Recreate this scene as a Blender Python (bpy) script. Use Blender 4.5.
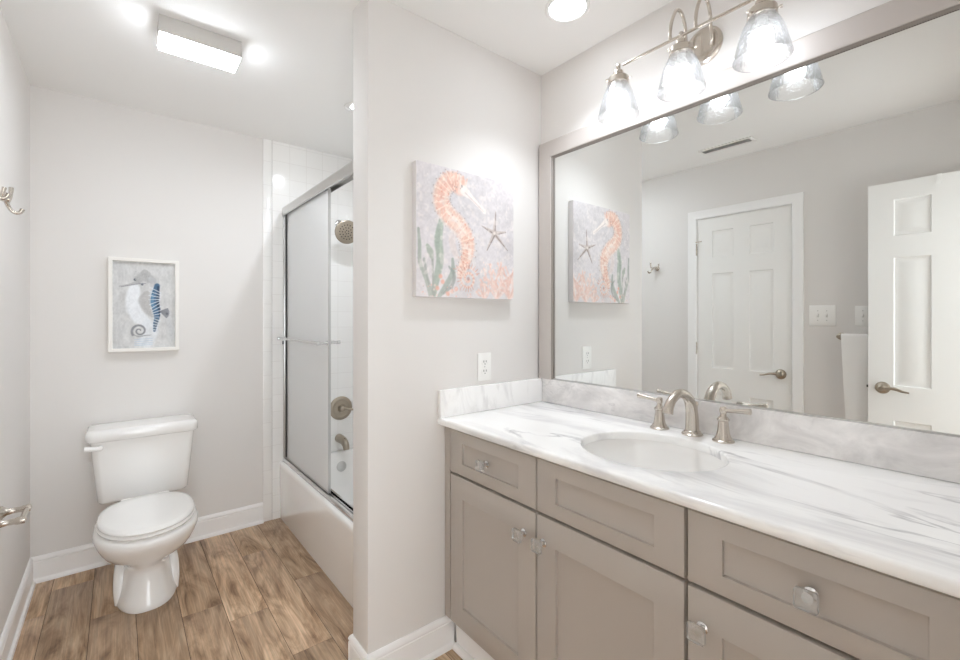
import bpy, bmesh, math, random
import numpy as np
from mathutils import Vector, Matrix

for o in list(bpy.data.objects):
    bpy.data.objects.remove(o)
scene = bpy.context.scene
COL = scene.collection
PI = math.pi

# ------------------------------------------------------------------ camera, world, exposure
YAW = 38.893
cam_data = bpy.data.cameras.new('camera')
cam_data.sensor_fit = 'HORIZONTAL'
cam_data.sensor_width = 36.0
cam_data.lens = 447.14 * 36.0 / 960.0
cam_data.shift_y = -12.34 / 960.0
cam_data.clip_start = 0.01
cam = bpy.data.objects.new('camera', cam_data)
cam.location = (0.0, 0.0, 1.30)
cam.rotation_euler = (math.radians(90), 0.0, -math.radians(YAW))
COL.objects.link(cam)
scene.camera = cam

WORLD_STRENGTH = 5.3         # daylight of the room beyond the open doorway
RECESSED_W = 23            # lamp strengths (emission of the lit lens or bulb)
SHOWER_W = 21
FLUSH_E = 40
BULB_E = 33
EXPOSURE = 0.23

world = bpy.data.worlds.new('world')
scene.world = world
world.use_nodes = True
bg = world.node_tree.nodes['Background']
bg.inputs['Color'].default_value = (0.905, 0.96, 1.0, 1)
bg.inputs['Strength'].default_value = WORLD_STRENGTH
scene.view_settings.view_transform = 'Standard'
scene.view_settings.look = 'None'
scene.view_settings.exposure = EXPOSURE
scene.view_settings.gamma = 1.0
scene.view_settings.use_curve_mapping = False
scene.cycles.diffuse_bounces = 14
scene.cycles.max_bounces = 18
scene.cycles.transparent_max_bounces = 16

# ------------------------------------------------------------------ room numbers (metres)
XL, YB, XR, YP, XE, YT, CH = -0.340, 3.084, 1.549, 1.458, 0.674, 1.586, 2.44
YE = -0.03                   # inner face of the entry wall
XT = 0.711                   # edge of the shower tile
BBH = 0.126                  # baseboard height
CT = 0.911                   # countertop height


# ------------------------------------------------------------------ materials
def lin(c):
    r = []
    for v in c:
        v = v / 255.0
        r.append(v / 12.92 if v <= 0.04045 else ((v + 0.055) / 1.055) ** 2.4)
    return tuple(r)


def base_mat(name):
    m = bpy.data.materials.new(name)
    m.use_nodes = True
    nt = m.node_tree
    b = nt.nodes['Principled BSDF']
    return m, nt, b


def N(nt, typ, **kw):
    n = nt.nodes.new(typ)
    for k, v in kw.items():
        setattr(n, k, v)
    return n


def pbr(name, c, rough=0.5, metal=0.0, bump=0.0, bscale=200.0, spec=0.5, coat=0.0, vary=0.0):
    m, nt, b = base_mat(name)
    b.inputs['Base Color'].default_value = (*lin(c), 1)
    b.inputs['Roughness'].default_value = rough
    b.inputs['Metallic'].default_value = metal
    b.inputs['Specular IOR Level'].default_value = spec
    b.inputs['Coat Weight'].default_value = coat
    b.inputs['Coat Roughness'].default_value = 0.05
    tc = N(nt, 'ShaderNodeTexCoord')
    no = N(nt, 'ShaderNodeTexNoise')
    no.inputs['Scale'].default_value = bscale
    no.inputs['Detail'].default_value = 3
    nt.links.new(tc.outputs['Object'], no.inputs['Vector'])
    if bump:
        bu = N(nt, 'ShaderNodeBump')
        bu.inputs['Strength'].default_value = bump
        bu.inputs['Distance'].default_value = 0.001
        nt.links.new(no.outputs['Fac'], bu.inputs['Height'])
        nt.links.new(bu.outputs['Normal'], b.inputs['Normal'])
    if vary:
        mr = N(nt, 'ShaderNodeMapRange')
        mr.inputs['To Min'].default_value = max(rough - vary, 0.02)
        mr.inputs['To Max'].default_value = rough + vary
        nt.links.new(no.outputs['Fac'], mr.inputs['Value'])
        nt.links.new(mr.outputs['Result'], b.inputs['Roughness'])
    return m


def emis(name, c, s):
    m, nt, b = base_mat(name)
    b.inputs['Base Color'].default_value = (*lin(c), 1)
    b.inputs['Emission Color'].default_value = (*lin(c), 1)
    b.inputs['Emission Strength'].default_value = s
    return m


def thin_glass(name, c=(255, 255, 255), refl=0.9, bump=0.0, haze=0.0):
    """thin clear sheet: lets light through, mirrors at grazing angles; optional milky share"""
    m = bpy.data.materials.new(name)
    m.use_nodes = True
    nt = m.node_tree
    nt.nodes.clear()
    out = N(nt, 'ShaderNodeOutputMaterial')
    tr = N(nt, 'ShaderNodeBsdfTransparent')
    tr.inputs['Color'].default_value = (*lin(c), 1)
    gl = N(nt, 'ShaderNodeBsdfGlossy')
    gl.inputs['Roughness'].default_value = 0.04
    fr = N(nt, 'ShaderNodeFresnel')
    fr.inputs['IOR'].default_value = 1.5
    mul = N(nt, 'ShaderNodeMath', operation='MULTIPLY')
    mul.inputs[1].default_value = refl
    mix = N(nt, 'ShaderNodeMixShader')
    nt.links.new(fr.outputs['Fac'], mul.inputs[0])
    nt.links.new(mul.outputs[0], mix.inputs['Fac'])
    nt.links.new(tr.outputs[0], mix.inputs[1])
    nt.links.new(gl.outputs[0], mix.inputs[2])
    last = mix
    tc = N(nt, 'ShaderNodeTexCoord')
    if bump:
        no = N(nt, 'ShaderNodeTexNoise')
        no.inputs['Scale'].default_value = 130
        nt.links.new(tc.outputs['Object'], no.inputs['Vector'])
        bu = N(nt, 'ShaderNodeBump')
        bu.inputs['Strength'].default_value = bump
        bu.inputs['Distance'].default_value = 0.002
        nt.links.new(no.outputs['Fac'], bu.inputs['Height'])
        nt.links.new(bu.outputs['Normal'], gl.inputs['Normal'])
        nt.links.new(bu.outputs['Normal'], fr.inputs['Normal'])
    if haze:
        df = N(nt, 'ShaderNodeBsdfTranslucent')
        df.inputs['Color'].default_value = (0.95, 0.95, 0.95, 1)
        d2 = N(nt, 'ShaderNodeBsdfDiffuse')
        d2.inputs['Color'].default_value = (0.95, 0.95, 0.95, 1)
        m1 = N(nt, 'ShaderNodeMixShader')
        m1.inputs['Fac'].default_value = 0.5
        nt.links.new(df.outputs[0], m1.inputs[1])
        nt.links.new(d2.outputs[0], m1.inputs[2])
        m2 = N(nt, 'ShaderNodeMixShader')
        m2.inputs['Fac'].default_value = haze
        nt.links.new(last.outputs[0], m2.inputs[1])
        nt.links.new(m1.outputs[0], m2.inputs[2])
        last = m2
    nt.links.new(last.outputs[0], out.inputs['Surface'])
    return m


def clear_block(name):
    m, nt, b = base_mat(name)
    b.inputs['Base Color'].default_value = (1, 1, 1, 1)
    b.inputs['Roughness'].default_value = 0.02
    b.inputs['IOR'].default_value = 1.49
    b.inputs['Transmission Weight'].default_value = 1.0
    return m


def tile_mat(name, axis, w, h, x0=0.0, z0=0.0):
    m, nt, b = base_mat(name)
    tc = N(nt, 'ShaderNodeTexCoord')
    sp = N(nt, 'ShaderNodeSeparateXYZ')
    cb = N(nt, 'ShaderNodeCombineXYZ')
    nt.links.new(tc.outputs['Object'], sp.inputs[0])
    nt.links.new(sp.outputs[axis], cb.inputs['X'])
    nt.links.new(sp.outputs['Z'], cb.inputs['Y'])
    mp = N(nt, 'ShaderNodeMapping')
    mp.inputs['Location'].default_value = (-x0, -z0, 0)
    nt.links.new(cb.outputs[0], mp.inputs['Vector'])
    br = N(nt, 'ShaderNodeTexBrick')
    br.offset = 0.0
    br.inputs['Color1'].default_value = (*lin((247, 246, 244)), 1)
    br.inputs['Color2'].default_value = (*lin((245, 244, 242)), 1)
    br.inputs['Mortar'].default_value = (*lin((235, 233, 230)), 1)
    br.inputs['Scale'].default_value = 1.0
    br.inputs['Mortar Size'].default_value = 0.0014
    br.inputs['Mortar Smooth'].default_value = 0.3
    br.inputs['Brick Width'].default_value = w
    br.inputs['Row Height'].default_value = h
    nt.links.new(mp.outputs[0], br.inputs['Vector'])
    nt.links.new(br.outputs['Color'], b.inputs['Base Color'])
    bu = N(nt, 'ShaderNodeBump')
    bu.inputs['Strength'].default_value = 0.5
    bu.inputs['Distance'].default_value = 0.0015
    bu.invert = True
    nt.links.new(br.outputs['Fac'], bu.inputs['Height'])
    nt.links.new(bu.outputs['Normal'], b.inputs['Normal'])
    b.inputs['Roughness'].default_value = 0.12
    return m


def marble_mat(name, scale=(4.6, 1.15, 5.5), lo=(226, 225, 226), hi=(255, 255, 254), p0=.33, p1=.52, vein=.62):
    m, nt, b = base_mat(name)
    tc = N(nt, 'ShaderNodeTexCoord')
    mp = N(nt, 'ShaderNodeMapping')
    mp.inputs['Rotation'].default_value = (0.25, 0.1, 0.16)
    mp.inputs['Location'].default_value = (0.9, 0.45, 0.2)
    mp.inputs['Scale'].default_value = scale
    nt.links.new(tc.outputs['Object'], mp.inputs['Vector'])
    # soft grey clouds
    n1 = N(nt, 'ShaderNodeTexNoise')
    n1.inputs['Scale'].default_value = 1.5
    n1.inputs['Detail'].default_value = 7
    n1.inputs['Roughness'].default_value = 0.62
    n1.inputs['Distortion'].default_value = 0.7
    nt.links.new(mp.outputs[0], n1.inputs['Vector'])
    r1 = N(nt, 'ShaderNodeValToRGB')
    r1.color_ramp.elements[0].position = p0
    r1.color_ramp.elements[0].color = (*lin(lo), 1)
    r1.color_ramp.elements[1].position = p1
    r1.color_ramp.elements[1].color = (*lin(hi), 1)
    nt.links.new(n1.outputs['Fac'], r1.inputs['Fac'])
    # thin veins: valleys of |noise - 0.5|
    n2 = N(nt, 'ShaderNodeTexNoise')
    n2.inputs['Scale'].default_value = 1.1
    n2.inputs['Detail'].default_value = 5
    n2.inputs['Distortion'].default_value = 1.0
    nt.links.new(mp.outputs[0], n2.inputs['Vector'])
    s = N(nt, 'ShaderNodeMath', operation='SUBTRACT')
    s.inputs[1].default_value = 0.5
    a = N(nt, 'ShaderNodeMath', operation='ABSOLUTE')
    nt.links.new(n2.outputs['Fac'], s.inputs[0])
    nt.links.new(s.outputs[0], a.inputs[0])
    mr = N(nt, 'ShaderNodeMapRange')
    mr.inputs['From Min'].default_value = 0.0
    mr.inputs['From Max'].default_value = 0.022
    mr.inputs['To Min'].default_value = 1.0
    mr.inputs['To Max'].default_value = 0.0
    nt.links.new(a.outputs[0], mr.inputs['Value'])
    n3 = N(nt, 'ShaderNodeTexNoise')
    n3.inputs['Scale'].default_value = 2.2
    n3.inputs['Detail'].default_value = 2
    nt.links.new(mp.outputs[0], n3.inputs['Vector'])
    r3 = N(nt, 'ShaderNodeMapRange')
    r3.inputs['From Min'].default_value = 0.48
    r3.inputs['From Max'].default_value = 0.66
    r3.inputs['To Max'].default_value = vein
    nt.links.new(n3.outputs['Fac'], r3.inputs['Value'])
    mu = N(nt, 'ShaderNodeMath', operation='MULTIPLY')
    nt.links.new(mr.outputs[0], mu.inputs[0])
    nt.links.new(r3.outputs[0], mu.inputs[1])
    mx = N(nt, 'ShaderNodeMixRGB')
    mx.inputs['Color2'].default_value = (*lin((158, 157, 161)), 1)
    nt.links.new(mu.outputs[0], mx.inputs['Fac'])
    nt.links.new(r1.outputs['Color'], mx.inputs['Color1'])
    nt.links.new(mx.outputs[0], b.inputs['Base Color'])
    b.inputs['Roughness'].default_value = 0.16
    return m


def wood_mat(name):
    """wood-look planks: colour attribute 'plank' = (random tone, random shift, -)"""
    m, nt, b = base_mat(name)
    tc = N(nt, 'ShaderNodeTexCoord')
    at = N(nt, 'ShaderNodeAttribute')
    at.attribute_name = 'plank'
    sx = N(nt, 'ShaderNodeSeparateColor')
    nt.links.new(at.outputs['Color'], sx.inputs[0])
    cb = N(nt, 'ShaderNodeCombineXYZ')
    mulr = N(nt, 'ShaderNodeMath', operation='MULTIPLY')
    mulr.inputs[1].default_value = 37.0
    nt.links.new(sx.outputs[1], mulr.inputs[0])
    nt.links.new(mulr.outputs[0], cb.inputs['X'])
    nt.links.new(mulr.outputs[0], cb.inputs['Y'])
    nt.links.new(mulr.outputs[0], cb.inputs['Z'])
    ad = N(nt, 'ShaderNodeVectorMath', operation='ADD')
    nt.links.new(tc.outputs['Object'], ad.inputs[0])
    nt.links.new(cb.outputs[0], ad.inputs[1])
    mp = N(nt, 'ShaderNodeMapping')
    mp.inputs['Scale'].default_value = (8.0, 1.5, 1.0)
    nt.links.new(ad.outputs[0], mp.inputs['Vector'])
    n1 = N(nt, 'ShaderNodeTexNoise')          # broad figure
    n1.inputs['Scale'].default_value = 1.3
    n1.inputs['Detail'].default_value = 5
    n1.inputs['Roughness'].default_value = 0.6
    n1.inputs['Distortion'].default_value = 2.4
    nt.links.new(mp.outputs[0], n1.inputs['Vector'])
    mp2 = N(nt, 'ShaderNodeMapping')
    mp2.inputs['Scale'].default_value = (85.0, 2.2, 1.0)
    nt.links.new(ad.outputs[0], mp2.inputs['Vector'])
    n2 = N(nt, 'ShaderNodeTexNoise')          # fine grain
    n2.inputs['Scale'].default_value = 2.0
    n2.inputs['Detail'].default_value = 6
    n2.inputs['Distortion'].default_value = 0.4
    nt.links.new(mp2.outputs[0], n2.inputs['Vector'])
    r1 = N(nt, 'ShaderNodeValToRGB')
    cr = r1.color_ramp
    cr.elements[0].position = 0.30
    cr.elements[0].color = (*lin((134, 104, 78)), 1)
    cr.elements[1].position = 0.72
    cr.elements[1].color = (*lin((222, 196, 166)), 1)
    e = cr.elements.new(0.43)
    e.color = (*lin((178, 147, 117)), 1)
    e = cr.elements.new(0.56)
    e.color = (*lin((204, 174, 143)), 1)
    nt.links.new(n1.outputs['Fac'], r1.inputs['Fac'])
    r2 = N(nt, 'ShaderNodeMapRange')
    r2.inputs['From Min'].default_value = 0.3
    r2.inputs['From Max'].default_value = 0.7
    r2.inputs['To Min'].default_value = 0.72
    r2.inputs['To Max'].default_value = 1.16
    nt.links.new(n2.outputs['Fac'], r2.inputs['Value'])
    vm = N(nt, 'ShaderNodeVectorMath', operation='SCALE')
    nt.links.new(r1.outputs['Color'], vm.inputs[0])
    nt.links.new(r2.outputs[0], vm.inputs['Scale'])
    r3 = N(nt, 'ShaderNodeMapRange')
    r3.inputs['To Min'].default_value = 0.66
    r3.inputs['To Max'].default_value = 1.16
    nt.links.new(sx.outputs[0], r3.inputs['Value'])
    vm2 = N(nt, 'ShaderNodeVectorMath', operation='SCALE')
    nt.links.new(vm.outputs[0], vm2.inputs[0])
    nt.links.new(r3.outputs[0], vm2.inputs['Scale'])
    # knots
    mp3 = N(nt, 'ShaderNodeMapping')
    mp3.inputs['Scale'].default_value = (5.5, 2.4, 1.0)
    nt.links.new(ad.outputs[0], mp3.inputs['Vector'])
    vo = N(nt, 'ShaderNodeTexVoronoi')
    vo.inputs['Scale'].default_value = 1.0
    nt.links.new(mp3.outputs[0], vo.inputs['Vector'])
    kr = N(nt, 'ShaderNodeMapRange')
    kr.inputs['From Min'].default_value = 0.02
    kr.inputs['From Max'].default_value = 0.16
    kr.inputs['To Min'].default_value = 0.55
    kr.inputs['To Max'].default_value = 0.0
    nt.links.new(vo.outputs['Distance'], kr.inputs['Value'])
    mk = N(nt, 'ShaderNodeMixRGB')
    mk.inputs['Color2'].default_value = (*lin((128, 95, 68)), 1)
    nt.links.new(kr.outputs[0], mk.inputs['Fac'])
    nt.links.new(vm2.outputs[0], mk.inputs['Color1'])
    nt.links.new(mk.outputs[0], b.inputs['Base Color'])
    b.inputs['Roughness'].default_value = 0.42
    bu = N(nt, 'ShaderNodeBump')
    bu.inputs['Strength'].default_value = 0.15
    bu.inputs['Distance'].default_value = 0.001
    nt.links.new(n2.outputs['Fac'], bu.inputs['Height'])
    nt.links.new(bu.outputs['Normal'], b.inputs['Normal'])
    return m


def attr_mat(name, rough=0.6, bump=0.15):
    m, nt, b = base_mat(name)
    at = N(nt, 'ShaderNodeAttribute')
    at.attribute_name = 'paint'
    nt.links.new(at.outputs['Color'], b.inputs['Base Color'])
    b.inputs['Roughness'].default_value = rough
    b.inputs['Specular IOR Level'].default_value = 0.2
    return m


M = dict(
    wall=pbr('wall_paint', (229, 226, 223), 0.75, bump=0.12, bscale=260),
    ceil=pbr('ceiling_paint', (240, 239, 237), 0.85, bump=0.1, bscale=260),
    trim=pbr('trim_paint', (246, 245, 244), 0.32, bump=0.04, bscale=40),
    door=pbr('door_paint', (241, 240, 237), 0.35, bump=0.05, bscale=60),
    cab=pbr('cabinet_paint', (183, 175, 167), 0.38, bump=0.04, bscale=80),
    cabin=pbr('cabinet_shadow_gap', (120, 110, 101), 0.6),
    porc=pbr('porcelain', (244, 243, 241), 0.08, coat=0.3),
    seat=pbr('toilet_seat_plastic', (245, 244, 242), 0.16),
    tub=pbr('tub_enamel', (246, 245, 243), 0.06, coat=1.0),
    nickel=pbr('brushed_nickel', (208, 200, 190), 0.26, 1.0),
    nickel_d=pbr('aged_nickel', (176, 165, 150), 0.30, 1.0),
    chrome=pbr('polished_chrome', (222, 222, 222), 0.08, 1.0),
    alu=pbr('satin_aluminium', (205, 204, 202), 0.28, 1.0),
    rubber=pbr('black_rubber', (28, 27, 26), 0.6),
    dark=pbr('dark_slot', (46, 43, 40), 0.6),
    plate=pbr('switch_plastic', (244, 243, 240), 0.35),
    mirror=pbr('mirror_silver', (238, 240, 239), 0.0, 1.0),
    mframe=pbr('mirror_frame_paint', (196, 189, 184), 0.42, bump=0.1, bscale=60),
    mbead=pbr('mirror_bead', (150, 142, 136), 0.35),
    pframe=pbr('picture_frame_white', (240, 237, 232), 0.5, bump=0.06, bscale=90),
    canvas=pbr('canvas_edge', (232, 228, 228), 0.8, bump=0.3, bscale=500),
    towel=pbr('white_terry', (242, 241, 239), 0.95, bump=1.0, bscale=420),
    lamp_white=pbr('lamp_housing_white', (232, 230, 227), 0.5),
    lamp_grey=pbr('lamp_housing_grey', (205, 202, 198), 0.5),
    added_floor=pbr('added_hall_floor', (190, 165, 138), 0.45),
    grout=pbr('floor_grout', (92, 76, 62), 0.9),
    marble=marble_mat('white_marble'),
    marble_b=marble_mat('clouded_marble', (3.0, 3.6, 6.0), (216, 214, 213), (252, 250, 249), .34, .66, .25),
    marble_s=marble_mat('pale_marble', (5.0, 2.0, 1.6), (206, 204, 204), (250, 249, 248), .27, .50, .15),
    wood=wood_mat('wood_look_planks'),
    tile_b=tile_mat('tile_back', 'X', 0.108, 0.108, 0.765, 0.37),
    tile_s=tile_mat('tile_side', 'Y', 0.108, 0.108, 1.594, 0.37),
    tile_e=tile_mat('tile_edging', 'X', 0.4, 0.152, 0.60, 0.02),
    frost=thin_glass('obscure_glass', (236, 240, 238), 0.8, bump=0.5, haze=0.90),
    shade=thin_glass('seeded_clear_glass', (253, 253, 253), 0.7, bump=0.8, haze=0.03),
    pane=thin_glass('picture_glazing', (255, 255, 255), 0.5),
    acrylic=thin_glass('clear_acrylic', (252, 252, 251), 1.2, haze=0.24),
    lens=emis('recessed_lens', (240, 247, 255), 14),
    lens_s=emis('shower_lens', (240, 247, 255), 14),
    lens_f=emis('flush_lens', (240, 247, 255), FLUSH_E),
    bulb=emis('bulb_glow', (240, 247, 255), BULB_E),
    paint=attr_mat('print_paint'),
)


# ------------------------------------------------------------------ mesh helpers
def nb():
    return bmesh.new()


def box(bm, x0, x1, y0, y1, z0, z1, bev=0.0, seg=2):
    vs = [bm.verts.new((x, y, z)) for x in (x0, x1) for y in (y0, y1) for z in (z0, z1)]
    F = [(0, 1, 3, 2), (4, 6, 7, 5), (0, 4, 5, 1), (2, 3, 7, 6), (0, 2, 6, 4), (1, 5, 7, 3)]
    fs = [bm.faces.new([vs[i] for i in f]) for f in F]
    if bev:
        es = list({e for f in fs for e in f.edges})
        bmesh.ops.bevel(bm, geom=es, offset=bev, segments=seg, profile=0.5, affect='EDGES')
    return bm


def loft(bm, rings, cap0=True, cap1=True, close=True):
    vr = [[bm.verts.new(p) for p in r] for r in rings]
    n = len(vr[0])
    for a, b in zip(vr[:-1], vr[1:]):
        for i in range(n if close else n - 1):
            j = (i + 1) % n
            bm.faces.new((a[i], a[j], b[j], b[i]))
    if cap0:
        bm.faces.new(list(reversed(vr[0])))
    if cap1:
        bm.faces.new(vr[-1])
    return bm


def frame_of(d):
    d = Vector(d).normalized()
    u = Vector((0, 0, 1)) if abs(d.z) < 0.9 else Vector((1, 0, 0))
    a = d.cross(u).normalized()
    return a, d.cross(a).normalized(), d


def lathe(bm, prof, c=(0, 0, 0), axis=(0, 0, 1), n=32, cap0=True, cap1=True, sx=1.0, sy=1.0):
    """prof: list of (radius, height along axis)"""
    c = Vector(c)
    if tuple(axis) == (0, 0, 1):
        a, b_, d = Vector((1, 0, 0)), Vector((0, 1, 0)), Vector((0, 0, 1))
    else:
        a, b_, d = frame_of(axis)
    rings = []
    for r, h in prof:
        r = max(r, 1e-5)
        rings.append([c + d * h + a * (r * sx * math.cos(2 * PI * i / n)) + b_ * (r * sy * math.sin(2 * PI * i / n)) for i in range(n)])
    return loft(bm, rings, cap0, cap1)


def smooth_path(pts, k=6):
    """Catmull-Rom through pts"""
    P = [Vector(p) for p in pts]
    if len(P) < 3:
        return P
    P = [P[0] * 2 - P[1]] + P + [P[-1] * 2 - P[-2]]
    out = []
    for i in range(1, len(P) - 2):
        for j in range(k):
            t = j / k
            p0, p1, p2, p3 = P[i - 1:i + 3]
            out.append(0.5 * ((2 * p1) + (p2 - p0) * t + (2 * p0 - 5 * p1 + 4 * p2 - p3) * t * t + (3 * p1 - p0 - 3 * p2 + p3) * t ** 3))
    out.append(P[-2])
    return out


def tube(bm, pts, rad, n=12, k=6, flat=1.0):
    P = smooth_path(pts, k)
    m = len(P)
    if not hasattr(rad, '__len__'):
        rad = [rad, rad]
    R = np.interp(np.linspace(0, 1, m), np.linspace(0, 1, len(rad)), rad)
    rings = []
    a = None
    for i, p in enumerate(P):
        d = (P[min(i + 1, m - 1)] - P[max(i - 1, 0)]).normalized()
        if a is None:
            a, b_, _ = frame_of(d)
        else:
            a = (a - d * a.dot(d)).normalized()
            b_ = d.cross(a).normalized()
        rings.append([p + a * (R[i] * math.cos(2 * PI * j / n)) + b_ * (R[i] * flat * math.sin(2 * PI * j / n)) for j in range(n)])
    return loft(bm, rings)


def ball(bm, c, r, n=16, sz=1.0):
    bmesh.ops.create_uvsphere(bm, u_segments=n * 2, v_segments=n, radius=r,
                              matrix=Matrix.Translation(c) @ Matrix.Diagonal((1, 1, sz, 1)))
    return bm


def rrect(x0, x1, y0, y1, r, k=6):
    pts = []
    for cx, cy, a0 in ((x1 - r, y1 - r, 0), (x0 + r, y1 - r, 90), (x0 + r, y0 + r, 180), (x1 - r, y0 + r, 270)):
        for i in range(k + 1):
            a = math.radians(a0 + 90.0 * i / k)
            pts.append((cx + r * math.cos(a), cy + r * math.sin(a)))
    return pts


def prism(bm, poly, f0, f1):
    """poly: 2D outline; f0/f1 map a 2D point to the two end faces"""
    return loft(bm, [[f0(p) for p in poly], [f1(p) for p in poly]])


def paneled(bm, mp, W, H, T, panels, prof):
    """door/drawer front: mp(u, v, d) -> point, d = 0 is the face; panels are sunk by prof [(inset, depth)]"""
    us = sorted({0.0, W} | {p[0] for p in panels} | {p[1] for p in panels})
    vs = sorted({0.0, H} | {p[2] for p in panels} | {p[3] for p in panels})

    def q(*pp):
        bm.faces.new([bm.verts.new(mp(*p)) for p in pp])
    for a, b_ in zip(us[:-1], us[1:]):
        for c, d in zip(vs[:-1], vs[1:]):
            cu, cv = (a + b_) / 2, (c + d) / 2
            if any(p[0] < cu < p[1] and p[2] < cv < p[3] for p in panels):
                continue
            q((a, c, 0), (b_, c, 0), (b_, d, 0), (a, d, 0))
    for u0, u1, v0, v1 in panels:
        rings = [(u0, u1, v0, v1, 0.0)] + [(u0 + i, u1 - i, v0 + i, v1 - i, dp) for i, dp in prof]
        for A, B in zip(rings[:-1], rings[1:]):
            ca = [(A[0], A[2], A[4]), (A[1], A[2], A[4]), (A[1], A[3], A[4]), (A[0], A[3], A[4])]
            cb = [(B[0], B[2], B[4]), (B[1], B[2], B[4]), (B[1], B[3], B[4]), (B[0], B[3], B[4])]
            for i in range(4):
                j = (i + 1) % 4
                q(ca[i], ca[j], cb[j], cb[i])
        L = rings[-1]
        q((L[0], L[2], L[4]), (L[1], L[2], L[4]), (L[1], L[3], L[4]), (L[0], L[3], L[4]))
    # edges and back: split at the same breaks so everything welds
    for a, b_ in zip(us[:-1], us[1:]):
        q((a, 0, 0), (a, 0, -T), (b_, 0, -T), (b_, 0, 0))
        q((a, H, 0), (b_, H, 0), (b_, H, -T), (a, H, -T))
    for c, d in zip(vs[:-1], vs[1:]):
        q((0, c, 0), (0, d, 0), (0, d, -T), (0, c, -T))
        q((W, c, 0), (W, c, -T), (W, d, -T), (W, d, 0))
    for a, b_ in zip(us[:-1], us[1:]):
        for c, d in zip(vs[:-1], vs[1:]):
            q((a, c, -T), (a, d, -T), (b_, d, -T), (b_, c, -T))
    bmesh.ops.remove_doubles(bm, verts=bm.verts, dist=1e-5)
    return bm


ORIGIN = {}


def org(o):
    return ORIGIN.get(o.name, Vector((0, 0, 0))) if o else Vector((0, 0, 0))


def obj(name, bm, mat, parent=None, sharp=38, origin=None, label=None):
    """link the bmesh (world coordinates) as ONE mesh object"""
    off = org(parent)
    if parent is None and origin is not None:
        off = Vector(origin)
    bmesh.ops.translate(bm, verts=bm.verts, vec=-off)
    bmesh.ops.recalc_face_normals(bm, faces=bm.faces)
    me = bpy.data.meshes.new(name)
    bm.to_mesh(me)
    bm.free()
    for p in me.polygons:
        p.use_smooth = True
    me.set_sharp_from_angle(angle=math.radians(sharp))
    mats = mat if isinstance(mat, (list, tuple)) else [mat]
    for m_ in mats:
        me.materials.append(M[m_] if isinstance(m_, str) else m_)
    o = bpy.data.objects.new(name, me)
    COL.objects.link(o)
    if parent is not None:
        o.parent = parent
    else:
        o.location = off
    ORIGIN[o.name] = off.copy()
    if label:
        o['label'] = label
    return o


def thing(name, label, cat, loc, group=None, kind=None):
    o = bpy.data.objects.new(name, None)
    o.empty_display_size = 0.05
    o.location = loc
    COL.objects.link(o)
    ORIGIN[o.name] = Vector(loc)
    if kind:
        o['kind'] = kind
    if label:
        o['label'] = label
    if cat:
        o['category'] = cat
    if group:
        o['group'] = group
    return o


def tag(o, label, cat, group=None):
    o['label'] = label
    o['category'] = cat
    if group:
        o['group'] = group
    return o


def struct(name, bm, mat, parent=None, sharp=38, label=None):
    o = obj(name, bm, mat, parent, sharp)
    if parent is None:
        o['kind'] = 'structure'
    if label:
        o['label'] = label
    return o


def copy_tree(o, parent=None, loc=None):
    c = o.copy()
    COL.objects.link(c)
    if parent is not None:
        c.parent = parent
    if loc is not None:
        c.location = loc
    for ch in list(o.children):
        copy_tree(ch, c)
    return c


# ================================================================== STRUCTURE
# floor: every plank its own bevelled top, one mesh (a surface pattern)
def build_floor():
    bm = nb()
    lay = bm.verts.layers.float_color.new('plank')
    rng = random.Random(4)
    x0, w, L, g = -0.252, 0.1545, 0.915, 0.0011
    ends = {-1: 2.72, 0: 2.02, 1: 2.55, 2: 2.88, 3: 2.321, 4: 2.160, 5: 2.708, 6: 2.30}
    tone = {(3, 1): .55, (4, 1): .92, (5, 1): .45, (3, 0): .72, (4, 0): .80, (5, 0): .75, (0, 1): .25, (1, 1): .38, (2, 0): .30, (1, 0): .35}
    for k in range(-1, 13):
        xa, xb = x0 + k * w, x0 + (k + 1) * w
        xa, xb = max(xa, XL - 0.05), min(xb, XR + 0.05)
        if xb - xa < 0.01:
            continue
        e = ends.get(k, 2.1 + (k * 0.37) % 0.9)
        for j in range(-4, 3):
            ya, yb = e + (j - 1) * L, e + j * L
            ya, yb = max(ya, YE - 0.16), min(yb, YB + 0.05)
            if yb - ya < 0.02:
                continue
            t = tone.get((k, j), rng.random() * 0.7 + 0.1)
            s = rng.random()
            n0 = len(bm.verts)
            rings = [[(xa + g, ya + g, -.004), (xb - g, ya + g, -.004), (xb - g, yb - g, -.004), (xa + g, yb - g, -.004)],
                     [(xa + g, ya + g, -.0006), (xb - g, ya + g, -.0006), (xb - g, yb - g, -.0006), (xa + g, yb - g, -.0006)],
                     [(xa + g + .001, ya + g + .001, 0), (xb - g - .001, ya + g + .001, 0), (xb - g - .001, yb - g - .001, 0), (xa + g + .001, yb - g - .001, 0)]]
            loft(bm, rings, False, True)
            bm.verts.ensure_lookup_table()
            for v in bm.verts[n0:]:
                v[lay] = (t, s, 0, 1)
    nfl = len(bm.faces)
    box(bm, XL - .06, XR + .06, YE - .17, YB + .06, -.06, -.0015)
    bm.faces.ensure_lookup_table()
    for f in bm.faces[nfl:]:
        f.material_index = 1
    return bm


struct('floor', build_floor(), ['wood', 'grout'])

struct('ceiling', box(nb(), XL - .1, XR + .1, YE - .12, YB + .1, CH, CH + .08), 'ceil')

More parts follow.
